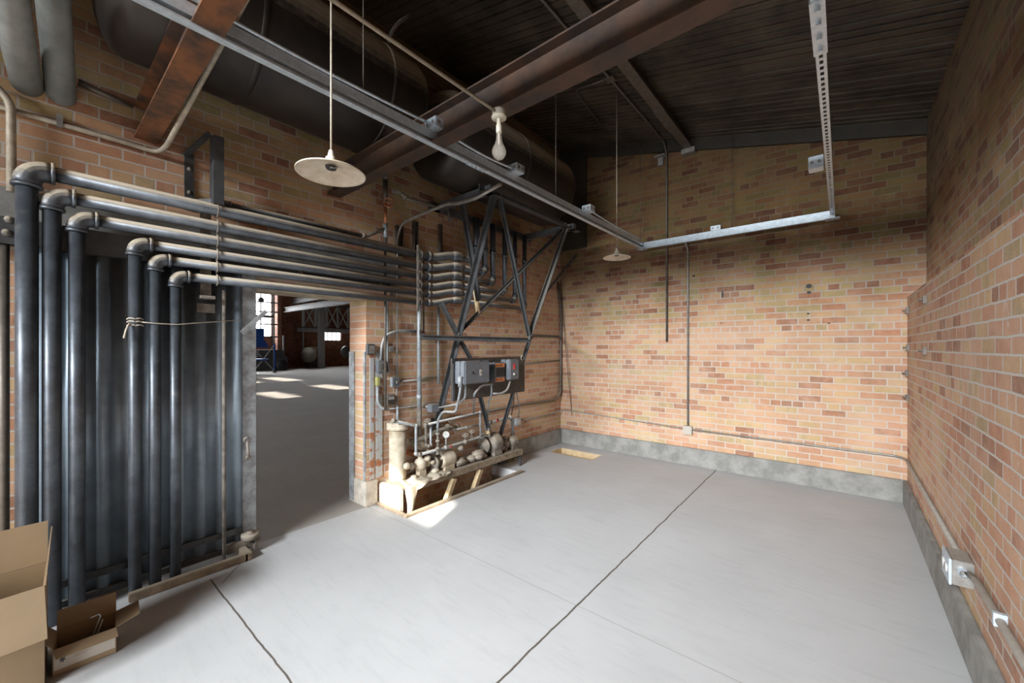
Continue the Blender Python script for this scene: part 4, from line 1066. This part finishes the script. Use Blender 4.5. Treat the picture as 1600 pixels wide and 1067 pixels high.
lead([(650, 518), (621, 517), (603, 523), (596, 540), (595, 562)], [.03] * 5, 0.014, 'grey conduit bending down to the knife switch box', M_GPIPE, 'conduit', 0.08)
lead([(605, 470), (605, 566), (609, 582), (596, 582)], [.022] * 4, 0.011, 'dark conduit hooking under the knife switch box', M_GPIPE, 'conduit', 0.02)
lead([(590, 604), (590, 628), (597, 638), (606, 640)], [.03, .03, .04, .06], 0.013, 'grey hose curving from the yellow green fitting to the filter pipe', M_GPIPE)
lead([(626, 596), (683, 590)], [.02, .02], 0.010, 'short horizontal conduit right of the toggle switch box', M_GPIPE, 'conduit')
lead([(620, 606), (620, 660)], [.02, .02], 0.008, 'thin conduit below the toggle switch box', M_GPIPE, 'conduit')
lead([(685, 478), (685, 600)], [.04, .04], 0.015, 'medium grey vertical pipe between the thick pipe and the tank frame', M_GPIPE, 'wall_pipe')
lead([(662, 400), (662, 520)], [.04, .04], 0.010, 'thin dark vertical conduit just right of the thick pipe', M_DKCOND, 'conduit')
lead([(600, 640), (660, 633), (700, 630)], [.02] * 3, 0.008, 'thin conduit running level behind the filter tank top', M_GPIPE, 'conduit')
t = thing('wall_pipe', AX(655, 690, 0.10), 'thick grey vertical pipe down the wall left of the tank frame', 'pipe')
MB().tube([AX(655, 400, .085), AX(655, 635, .085)], 0.023, 16).build('vertical_pipe', M_GPIPE, t)
MB().tube([AX(655, 616, .085), AX(655, 624, .085)], 0.028, 16).build('coupling', M_GPIPE, t)
MB().tube([AX(655, 635, .085), AX(655, 695, .085)], 0.026, 16).build('lower_pipe', M_DUSTM, t)
lead([(872, 440), (877, 490), (876, 615), (868, 625), (815, 632), (700, 655)], [.03] * 6, 0.017, 'dark pipe down the room corner turning along the left wall', M_DKCOND, 'wall_pipe', 0.08)
lead([(818, 568), (875, 563)], [.02, .02], 0.009, 'thin dark pipe level with the control boxes near the corner', M_DKCOND, 'wall_pipe')
lead([(815, 657), (868, 646)], [.016, .016], 0.007, 'thin conduit on the left wall between the small wall box and the corner', M_GALVD, 'conduit')
for px, wd, r0, r1, lab in ((626, .075, 352, 398, 'dark steel channel on the wall above the pipes, leftmost of three'), (651, .05, 345, 400, 'dark steel channel on the wall above the pipes, middle of three'), (690, .03, 350, 400, 'dark steel channel on the wall above the pipes, rightmost of three')):
    a, b = AX(px, r1, 0.04), AX(px, r0, 0.04)
    tag(MB().prof((0.02, a.y, a.z), (0.02, a.y, b.z), [(-wd / 2, -.02), (wd / 2, -.02), (wd / 2, .02), (wd / 2 - .006, .02), (wd / 2 - .006, -.012), (-wd / 2 + .006, -.012), (-wd / 2 + .006, .02), (-wd / 2, .02)], (1, 0, 0)).build('wall_channel', M_BOARD), lab, 'steel channel')

# ================================================================== pump set on its platform over the pit
ZP = 0.21
t = thing('pump_platform', (0.17, -2.3, 0.0), 'low dusty platform over the open pit that carries the pumps', 'platform')
MB().box((0.022, -3.18, ZP - 0.03), (0.30, -1.42, ZP)).build('deck', M_WOOD, t)
MB().box((0.300, -3.18, ZP - 0.065), (0.330, -1.40, ZP + 0.004)).build('front_beam', M_WOOD, t, bevel=0.004)
MB().box((0.005, -3.245, -0.70), (0.34, -3.19, ZP - 0.01)).build('end_block', M_PALECON, t, bevel=0.01)
MB().box((0.10, -1.62, -0.70), (0.28, -1.64 + 0.01, ZP - 0.03)).build('end_post', M_WOOD, t) if False else None
for yy in (-2.55, -2.15): MB().bar((0.31, yy, ZP - 0.08), (0.12, yy - 0.22, -0.70), 0.05, 0.05, (0, 1, 0)).build('pit_brace', M_WOODL, t)
MB().box((0.04, -1.56, 0.001), (0.09, -1.44, ZP - 0.031)).build('foot', M_STEEL, t)
MB().angle((0.31, -1.43, 0.0), (0.31, -1.43, ZP - 0.09), 0.03).build('foot', M_STEEL, t)
t = thing('pit_rim', (0.47, -2.4, 0.0), 'worn wooden rim framing the open pit in the floor', 'rim')
MB().box((0.455, -3.285, 0.0005), (0.505, -1.60, 0.022)).build('long_rim', M_WOOD, t, bevel=0.003)
MB().box((0.0, -3.290, 0.0005), (0.454, -3.251, 0.022)).build('end_rim', M_WOOD, t, bevel=0.003)
t = thing('wood_frame', (0.54, -0.46, 0.0), 'pale wooden lining in the small rectangular floor opening by the back wall', 'frame')
x0, x1, y0, y1 = PIT2
MB().box((x0 + .001, y1 - 0.02, -0.20), (x1 - .001, y1 - .001, -0.004)).build('lining_board', M_WOODL, t)
MB().box((x0 + .001, y0 + .001, -0.20), (x1 - .001, y0 + 0.02, -0.004)).build('lining_board', M_WOODL, t)
MB().box((x0 + .001, y0 + .021, -0.20), (x0 + .02, y1 - 0.021, -0.004)).build('lining_board', M_WOODL, t)
MB().box((x1 - .02, y0 + .021, -0.20), (x1 - .001, y1 - 0.021, -0.004)).build('lining_board', M_WOODL, t)
MB().box((x0 + .021, y0 + .021, -0.10), (x1 - .021, y1 - .021, -0.08)).build('bottom_board', M_WOODL, t)

# filter tank
fx, fy = 0.135, -3.12
t = thing('filter_tank', (fx, fy, ZP), 'upright pale cylindrical filter tank with a flanged lid at the platform end', 'tank')
MB().lathe((fx, fy, ZP), [(0.0001, 0.0), (0.055, 0.0), (0.072, 0.015), (0.080, 0.045), (0.080, 0.50), (0.0001, 0.50)], (0, 0, 1), 32).build('shell', M_CREAM, t)
MB().lathe((fx, fy, ZP + 0.50), [(0.0001, 0), (0.098, 0), (0.102, 0.008), (0.102, 0.028), (0.095, 0.034), (0.102, 0.040), (0.100, 0.060), (0.05, 0.068), (0.0001, 0.07)], (0, 0, 1), 32).build('lid', M_CREAM, t)
for k in range(8):
    a_ = k * PI / 4 + 0.3
    MB().lathe((fx + 0.086 * math.cos(a_), fy + 0.086 * math.sin(a_), ZP + 0.555), [(0.009, 0), (0.009, 0.014), (0.0001, 0.016)], (0, 0, 1), 6, False).build('lid_bolt', M_CREAM, t)
MB().tube([(fx, fy, ZP + 0.565), (fx, fy, 0.93)], 0.011, 10).build('top_pipe', M_GPIPE, t)

def lump(c, r, sc, jit, seed):
    random.seed(seed)
    m = MB()
    m.ball(c, r, sc, 14, jit)
    return m
def pump(nm, lab, c, kind, seed):
    x, y, z = c
    t = thing(nm, (x, y, ZP), lab, 'pump', 'pumps on the platform')
    mat = M_CREAM if kind in ('white', 'open') else M_DUSTM
    if kind == 'white':
        MB().lathe((x, y - 0.06, z), [(0.0001, 0), (0.03, 0.004), (0.058, 0.03), (0.066, 0.06), (0.058, 0.09), (0.035, 0.12), (0.03, 0.13), (0.044, 0.132), (0.044, 0.15), (0.0001, 0.152)], (0, 1, 0), 20).build('body', mat, t)
        MB().lathe((x, y - 0.06, z), [(0.035, -0.05), (0.035, -0.035), (0.020, -0.03), (0.020, 0.01)], (0, 1, 0), 14).build('inlet', mat, t)
        MB().tube([(x, y, z + 0.05), (x, y, z + 0.10)], 0.022, 12).build('neck', mat, t)
        MB().lathe((x, y, z + 0.10), [(0.0001, 0), (0.036, 0), (0.036, 0.016), (0.0001, 0.018)], (0, 0, 1), 16).build('flange', mat, t)
        MB().box((x - 0.03, y - 0.03, ZP + 0.001), (x + 0.03, y + 0.05, z - 0.045)).build('foot', mat, t)
    else:
        r = 0.088 if kind == 'open' else (0.122 if kind == 'big' else 0.068)
        l = 0.19 if kind != 'small' else 0.12
        zc_ = ZP + r + 0.022
        MB().lathe((x, y - l / 2, zc_), [(r * .72, 0.012), (r * 0.80, 0.0), (r * 0.96, 0.010), (r, 0.03), (r, l - 0.03), (r * 0.93, l - 0.008), (r * 0.6, l + 0.012), (0.0001, l + 0.018)] if kind == 'open' else [(0.0001, -0.01), (r * .6, -0.006), (r * .93, 0.012), (r, 0.035), (r, l - 0.05), (r * 0.9, l - 0.018), (r * 0.55, l + 0.01), (0.0001, l + 0.016)], (0, 1, 0), 32).build('motor_shell', mat, t)
        if kind == 'open':
            MB().lathe((x, y - l / 2 + 0.02, zc_), [(0.0001, -0.012), (0.024, -0.01), (0.028, 0.0), (r * .7, 0.004)], (0, 1, 0), 24).build('end_plate', M_DUSTM, t)
            for k in range(4): MB().bar((x, y - l / 2 + 0.008, zc_), (x + r * .82 * math.cos(k * PI / 2 + .6), y - l / 2 + 0.008, zc_ + r * .82 * math.sin(k * PI / 2 + .6)), 0.022, 0.008, (0, 1, 0)).build('spoke', mat, t)
        else:
            for k in range(3): MB().lathe((x, y - l / 2 + 0.05 + k * 0.028, zc_), [(r - .001, -0.005), (r + 0.005, 0), (r - .001, 0.005)], (0, 1, 0), 28).build('cooling_rib', mat, t)
        MB().box((x - r * .8, y - l * .35, ZP + 0.001), (x - r * .35, y + l * .35, zc_ - r * .62)).build('foot', mat, t)
        MB().box((x + r * .35, y - l * .35, ZP + 0.001), (x + r * .8, y + l * .35, zc_ - r * .62)).build('foot', mat, t)
        # cast pump end with volute and flanged branch
        yb_ = y - l / 2 - 0.075
        MB().lathe((x, yb_ - 0.03, zc_ - 0.01), [(0.0001, 0), (0.03, 0.0), (0.034, 0.014), (r * .72, 0.03), (r * .80, 0.05), (r * .66, 0.072), (0.035, 0.08), (0.03, 0.115)], (0, 1, 0), 20).build('volute', M_DUSTM, t)
        MB().tube([(x, yb_, zc_ + r * .4), (x, yb_, zc_ + r * 1.05)], 0.024, 12).build('outlet', M_DUSTM, t)
        MB().lathe((x, yb_, zc_ + r * 1.05), [(0.0001, 0), (0.042, 0), (0.042, 0.014), (0.0001, 0.016)], (0, 0, 1), 16).build('flange', M_DUSTM, t)
        MB().box((x - .03, yb_ - .02, ZP + .001), (x + .03, yb_ + .02, zc_ - r * .6)).build('foot', M_DUSTM, t)
    return t
pump('circulating_pump', 'small white rounded pump body beside the pale filter tank', (0.20, -2.90, 0.335), 'white', 1)
pump('circulating_pump', 'cream motor pump with an open spoked end, below the round gauge', (0.20, -2.57, 0.33), 'open', 2)
pump('circulating_pump', 'large dusty domed motor pump near the right end of the platform', (0.19, -1.82, 0.33), 'big', 3)
pump('circulating_pump', 'smallest grey pump at the far right end of the platform', (0.20, -1.47, 0.30), 'small', 4)
# rubble of cast fittings between the pumps
random.seed(5)
for k, (y, z, r, lab) in enumerate(((-2.12, .27, .075, 'largest dusty cast fitting, left of the domed motor pump'), (-2.40, .27, .06, 'dusty cast lump right beside the open cream motor'), (-2.03, .25, .04, 'small dusty cast fitting under the header pipe near the domed pump'), (-2.22, .27, .05, 'dusty cast fitting between the cream pump and the large dusty pump'), (-2.33, .255, .035, 'smaller dusty fitting touching the cream motor pump'), (-2.74, .25, .035, 'pale lump of plaster debris beside the white pump'), (-3.00, .245, .03, 'pale lump of debris in front of the filter tank'))):
    tag(lump((0.235, y, ZP + r * .78), r, (1.0, 1.35, .8), .16, k + 20).build('cast_fitting', M_DUSTM if k < 5 else M_CANVAS), lab, 'fitting')
# pale canvas sheet over the platform end, folded down in front
random.seed(3)
m = MB()
nu, nv = 22, 16
g = []
for i in range(nu + 1):
    row = []
    for j_ in range(nv + 1):
        u, v = i / nu, j_ / nv
        y = -3.175 + v * (0.62 - 0.15 * u) + 0.012 * math.sin(u * 9 + v * 5)
        s_ = u * 0.42
        if s_ < 0.20: x, z = 0.145 + s_, ZP + 0.014 + 0.010 * math.sin(v * 17 + u * 6) + 0.008 * math.sin(v * 31)
        else:
            x = 0.345 + 0.012 * math.sin(v * 19) + 0.01
            z = ZP + 0.014 - (s_ - 0.20) * (1.25 if v < 0.22 else max(0.12, 0.5 - v * .6))
        z += random.uniform(-.003, .003)
        row.append(m.bm.verts.new((x, y, z)))
    g.append(row)
for i in range(nu):
    for j_ in range(nv):
        m.bm.faces.new((g[i][j_], g[i + 1][j_], g[i + 1][j_ + 1], g[i][j_ + 1])).smooth = True
o = m.build('canvas_sheet', M_CANVAS)
tag(o, 'crumpled pale canvas sheet hanging over the near end of the platform', 'cloth')
o.modifiers.new('thickness', 'SOLIDIFY').thickness = 0.004
# pipework
def run(lab, pts, x, r, mat=None, fit=True, nm='pipe_run', valve=None, xs=None):
    ps = [AX(p[0], p[1], (xs[i] if xs else x)) for i, p in enumerate(pts)]
    t = thing(nm, ps[0], lab, 'pipe', 'pump pipework')
    MB().tube(ps, r, 12, fillet=0.02).build('pipe', mat or M_GPIPE, t)
    if fit:
        for q, p in enumerate(ps[1:-1] or []):
            MB().ball(p, r * 1.55, n=10).build('elbow', mat or M_GPIPE, t)
        for q in (0, -1):
            d = (ps[1] - ps[0]).normalized() if q == 0 else (ps[-2] - ps[-1]).normalized()
            MB().tube([ps[q], ps[q] + d * 0.03], r * 1.4, 12).build('union', mat or M_DUSTM, t)
    return t, ps
run('grey pipe from the filter lid across and down to the main header pipe', [(613, 657), (650, 665), (650, 709), (655, 711)], .25, 0.014)
t, ps = run('long pale header pipe rising gently along the front of the pumps', [(653, 711), (696, 699), (752, 682), (765, 679)], .26, 0.015)
o = MB().tube([ps[1] + Vector((0, .05, .0)), ps[1] + Vector((0, .08, .0))], 0.0165, 12).build('red_band', M_REDP, t, label='small red band')
run('grey pipe above the gauge with a drop at its right end', [(663, 664), (750, 644), (751, 682)], .28, 0.012)
run('short dark grey pipe with unions right of the gauge', [(708, 672), (728, 668), (750, 664)], .22, 0.013)
t, ps = run('grey pipe arching from the pump switch to the last pump', [(764, 660), (797, 652), (801, 656), (801, 680)], .20, 0.019, xs=[.24, .18, .16, .15])
MB().tube([ps[0] + (ps[1] - ps[0]) * .30, ps[0] + (ps[1] - ps[0]) * .40], 0.0205, 12).build('red_band', M_REDP, t, label='small red band')
run('pair member pipe dropping left of the gauge valve, the nearer one', [(665, 664), (666, 697)], .24, 0.013, M_DUSTM)
run('pair member pipe dropping left of the gauge valve, with a hooked foot', [(673, 663), (673, 695), (668, 697)], .25, 0.012)
t, ps = run('vertical valve pipe carrying the round gauge', [(684, 664), (684, 710)], .27, 0.013, M_DUSTM)
for q in (.3, .55, .8): MB().ball(ps[0] + (ps[1] - ps[0]) * q, .024, (1, 1, .8), 10).build('valve_body', M_DUSTM, t)
run('thick dusty suction pipe low behind the pumps', [(640, 692), (700, 668), (716, 668)], .12, 0.026, M_DUSTM, xs=[.10, .12, .12])
run('pale dusty pipe leaning behind the filter tank', [(632, 688), (668, 706)], .10, 0.022, M_CREAM)
t = thing('wrapped_pipe', AX(640, 700, .08), 'fat pipe wrapped in pale plaster with orange clay showing, behind the white pump', 'pipe')
MB().tube([AX(630, 690, .06), AX(650, 688, .07), AX(668, 702, .08)], 0.040, 14, fillet=.06).build('wrapping', M_CREAM, t)
MB().tube([AX(636, 706, .07), AX(662, 712, .08)], 0.030, 12).build('clay_pipe', M_COPPER, t)
for k_, (px, py, r_, lab_) in enumerate(((636, 728, .030, 'pale plaster lump left of the white pump'), (668, 716, .028, 'small pale cast valve right of the white pump'), (676, 722, .022, 'tiny pale fitting in front of the open cream motor'), (720, 700, .035, 'dusty dark fitting right above the small dusty fitting'), (785, 700, .030, 'dusty fitting between the domed pump and the last pump'))):
    tag(lump(AX(px, py, .24), r_, (1.0, 1.3, 1.0), .14, k_ + 50).build('cast_fitting', M_CREAM if k_ < 3 else M_DUSTM), lab_, 'fitting')
c0 = AX(697, 679, .30)
t = thing('pressure_gauge', c0, 'round white-faced pressure gauge above the cream motor pump', 'gauge')
ax = Vector((CX - c0.x, (CY - c0.y) * .9, 0.2)).normalized()
MB().lathe(c0 - ax * .02, [(0.0001, 0), (0.034, 0), (0.037, 0.006), (0.037, 0.026), (0.033, 0.028)], ax, 24).build('case', M_DUSTM, t)
MB().lathe(c0 + ax * .004, [(0.0335, 0), (0.0001, 0.0005)], ax, 24).build('dial', M_DIAL, t)
sd_ = ax.cross(Vector((0, 0, 1))).normalized()
MB().bar(c0 + ax * .0065, c0 + ax * .0065 + sd_ * .012 + Vector((0, 0, .018)), .003, .002, ax).build('needle', M_INK, t)
MB().tube([c0 + Vector((0, 0, -.035)), AX(697, 697, .29)], 0.007, 8).build('stem', M_GPIPE, t)
def vwheel(px, py, x, r, lab, mat):
    c = AX(px, py, x)
    t = thing('gate_valve', c, lab, 'valve', 'small valves on the pump pipework')
    MB().ball(c, 0.028, (1, 1.2, .9), 10).build('valve_body', mat, t)
    MB().tube([c, c + Vector((.01, -.01, .07))], .007, 8).build('valve_stem', mat, t)
    k = MB(); wheel(k, c + Vector((.01, -.01, .075)), (0.3, -.3, 1), r, .005, 4); k.build('valve_wheel', mat, t)
vwheel(727, 690, .27, .030, 'dusty gate valve on the header pipe below the red band', M_DUSTM)
vwheel(706, 668, .18, .034, 'rusty dark gate valve just right of the gauge', M_RUST)
vwheel(668, 668, .20, .028, 'dusty gate valve above the paired drop pipes', M_DUSTM)
vwheel(737, 684, .24, .026, 'dusty gate valve by the long header pipe near the large pump', M_DUSTM)
c = AX(677, 637, .20)
t = thing('motor_junction_box', (c.x, c.y, c.z), 'dark blue-grey box hung on the frame leg above the pipework', 'electrical box')
MB().box((c.x - .04, c.y - .05, c.z - .04), (c.x + .04, c.y + .05, c.z + .04)).build('box_body', M_CASE, t, bevel=.004)
MB().tube([(c.x - .04, c.y, c.z), (0.001, c.y, c.z)], .012, 8).build('conduit_stub', M_GPIPE, t)
c = AX(762, 664, .25)
t = thing('pump_switch', (c.x, c.y, c.z), 'grey cylindrical switch standing above the large dusty pump', 'switch')
MB().lathe(c - Vector((0, 0, .055)), [(0.0001, 0), (.034, 0), (.036, .01), (.036, .085), (.030, .095), (.012, .10), (.0001, .10)], (0, 0, 1), 18).build('case', M_GPIPE, t)
MB().lathe(c + Vector((.03, -.03, .0)), [(.016, 0), (.016, .01), (.0001, .012)], (.7, -.7, 0), 12).build('button', M_DIAL, t)
MB().lathe(c - Vector((0, 0, .10)), [(.030, 0), (.034, .01), (.028, .03), (.02, .045)], (0, 0, 1), 14).build('base', M_WOODL, t)
# straw-like insulation tuft at the footing corner
random.seed(9)
m = MB()
for k in range(60):
    p = Vector((0.05 + random.uniform(0, .07), -1.36 + random.uniform(-.06, .12), 0.002))
    q = p + Vector((random.uniform(-.01, .05), random.uniform(-.06, .06), random.uniform(.03, .16)))
    m.tube([p, (p + q) / 2 + Vector((random.uniform(-.02, .02), 0, .01)), q], .003, 4)
o = tag(m.build('straw_tuft', M_STRAW), 'tuft of yellowish straw at the end of the footing beside the last pump', 'straw'); o['kind'] = 'stuff'

# ================================================================== cardboard boxes at lower left
def flapbox(t, o, ux, uy, w, d, h, th, flaps, mat=M_CARD):
    """open carton: corner o, ux along the front (w), uy to the back (d)"""
    ux, uy, uz = Vector(ux).normalized(), Vector(uy).normalized(), Vector((0, 0, 1))
    o = Vector(o)
    P = lambda a, b, c: o + ux * a + uy * b + uz * c
    def face(nm, pts, tk=th, m_=mat): return MB().slab(pts, tk).build(nm, m_, t)
    face('bottom', [P(0, 0, .001), P(0, d, .001), P(w, d, .001), P(w, 0, .001)], -th)
    face('side', [P(0, 0, 0), P(w, 0, 0), P(w, 0, h), P(0, 0, h)], -th)
    face('side', [P(0, d, 0), P(w, d, 0), P(w, d, h), P(0, d, h)], th)
    face('side', [P(0, th, 0), P(0, d - th, 0), P(0, d - th, h), P(0, th, h)], th)
    face('side', [P(w, th, 0), P(w, d - th, 0), P(w, d - th, h), P(w, th, h)], -th)
    for nm, a, b, c, dd in flaps:
        A_, B2 = P(*a), P(*b)
        v = (ux * c[0] + uy * c[1] + uz * c[2])
        face(nm, [A_, B2, B2 + v * 1.0 + (A_ - B2).normalized() * dd, A_ + v - (A_ - B2).normalized() * dd], th)
    return P
# small printed carton
c0, c1 = Vector((0.690, -5.325, 0)), Vector((0.700, -5.120, 0))
ux = (c1 - c0).normalized()
uy = Vector((-1, 0.10, 0)).normalized()
w_, d_, h_ = (c1 - c0).length, 0.17, 0.125
t = thing('cardboard_carton', (0.61, -5.22, 0), 'small open carton with printed side and raised flaps, lower left', 'carton')
P = flapbox(t, c0, ux, uy, w_, d_, h_, 0.003, [
    ('flap', (0, 0, h_), (w_, 0, h_), (0.01, -0.035, -0.030), 0.002),
    ('flap', (0, d_, h_), (w_, d_, h_), (0, 0.035, 0.085), 0.0),
    ('flap', (w_, 0.004, h_), (w_, d_, h_), (0.085, 0.0, 0.022), 0.01),
    ('flap', (0, 0.004, h_), (0, d_, h_), (-0.045, 0.0, 0.06), 0.005)])
def onface(a, b, c): return P(a, -0.0012, c) if True else None
def rectp(nm, a0, a1, z0_, z1_, mat, parent, off=0.0012, lab=None):
    return MB().slab([P(a0, -off, z0_), P(a1, -off, z0_), P(a1, -off, z1_), P(a0, -off, z1_)], -0.0004).build(nm, mat, parent, label=lab)
lb_ = rectp('printed_label', 0.004, w_ - 0.003, 0.028, h_ - 0.004, M_WHITE, t, 0.0005, 'off-white printed panel')
rectp('red_bar', 0.006, 0.042, 0.098, 0.104, M_RED, lb_)
rectp('black_bar', 0.006, 0.042, 0.104, 0.114, M_INK, lb_)
def lettering(txt, a, z0_, size, mat):
    cu = bpy.data.curves.new('lettering', 'FONT')
    cu.body = txt; cu.size = size; cu.extrude = 0.0003
    tmp = bpy.data.objects.new('lettering_curve', cu)
    COL.objects.link(tmp)
    bpy.context.view_layer.update()
    me = bpy.data.meshes.new_from_object(tmp.evaluated_get(bpy.context.evaluated_depsgraph_get()))
    bpy.data.objects.remove(tmp)
    o = bpy.data.objects.new('lettering', me)
    COL.objects.link(o)
    o.parent = lb_
    o.location = P(a, -0.0022, z0_) - parent_world(lb_)
    o.rotation_euler = Matrix((ux, Vector((0, 0, 1)), ux.cross(Vector((0, 0, 1))))).transposed().to_euler()
    me.materials.clear(); me.materials.append(mat)
    return o
lettering('LOBSTER', 0.046, 0.098, 0.020, M_INK)
lettering('TAIL - RAW', 0.058, 0.084, 0.015, M_INK)
rectp('thin_line', 0.056, 0.112, 0.077, 0.0815, M_BROWNI, lb_)
rectp('thin_line', 0.064, 0.120, 0.068, 0.0695, M_BROWNI, lb_)
rectp('thin_line', 0.064, 0.108, 0.060, 0.0612, M_BROWNI, lb_)
MB().slab([P(0.135, -.0012, .086), P(.160, -.0012, .078), P(.176, -.0012, .086), P(.174, -.0012, .104), P(.160, -.0012, .098), P(.145, -.0012, .096)], -.0004).build('brown_figure', M_BROWNI, lb_)
MB().slab([P(0.190 + .008 * math.cos(q * PI / 6), -.0012, .088 + .008 * math.sin(q * PI / 6)) for q in range(12)], -.0004).build('round_mark', M_INK, lb_)
MB().slab([P(0.030 + (.013 if q % 2 else .006) * math.cos(q * PI / 7), -.0012, .070 + (.018 if q % 2 else .008) * math.sin(q * PI / 7)) for q in range(14)], -.0004).build('grey_figure', M_STEEL, lb_)
wr = thing('bent_rod_tool', P(.1, .08, .01), 'thin bent metal rods standing in the small printed carton', 'rod')
MB().tube([P(.10, .09, .006), P(.150, .10, .16), P(.145, .10, .172), P(.115, .09, .172)], .0028, 7, fillet=.012).build('rod', M_GALV, wr)
MB().tube([P(.115, .10, .006), P(.158, .12, .13)], .0025, 7).build('rod', M_GALV, wr)
br = thing('dark_block', P(.1, .04, .005), 'dark grey block lying inside the small printed carton', 'block')
MB().box(P(.06, .05, .005), P(.19, .10, .085)).build('block', M_STEEL, br, bevel=.004)
# tall carton at the frame edge
c0, c1 = AZ(-75, 1180, 0), Vector((0.745, -5.345, 0))
t = thing('cardboard_carton', (0.76, -5.5, 0), 'tall open cardboard carton cut by the left frame edge', 'carton')
o0 = Vector((0.780, -5.70, 0)); o1 = Vector((0.755, -5.350, 0))
ux2 = (o1 - o0).normalized()
H2 = 0.455
P2 = flapbox(t, o0, ux2, (-1, 0.05, 0), (o1 - o0).length, 0.30, H2, 0.004, [
    ('flap', (0, 0, H2 + .001), ((o1 - o0).length, 0, H2 + .001), (0, -0.10, -0.19), -0.012),
    ('flap', (0, 0.30, H2 + .001), ((o1 - o0).length, 0.30, H2 + .001), (0, 0.03, 0.19), 0.0),
    ('flap', ((o1 - o0).length, 0.004, H2), ((o1 - o0).length, 0.296, H2), (0.012, 0.0, 0.17), 0.01)])

tag(MB().box((0.045, -0.045, 3.02), (0.47, -0.002, 4.45)).build('corner_panel', M_FASCIA), 'dark vertical panel in the corner beyond the second tank', 'panel')

tag(MB().tube([AX(607, 66, 0.95), AX(612, 50, 0.97), AX(622, 36, 1.0), AX(640, 24, 1.02)], 0.013, 8, fillet=0.05).build('vent_pipe', M_DKCOND), 'thin bent rusty pipe rising from behind the first tank to the deck', 'pipe')
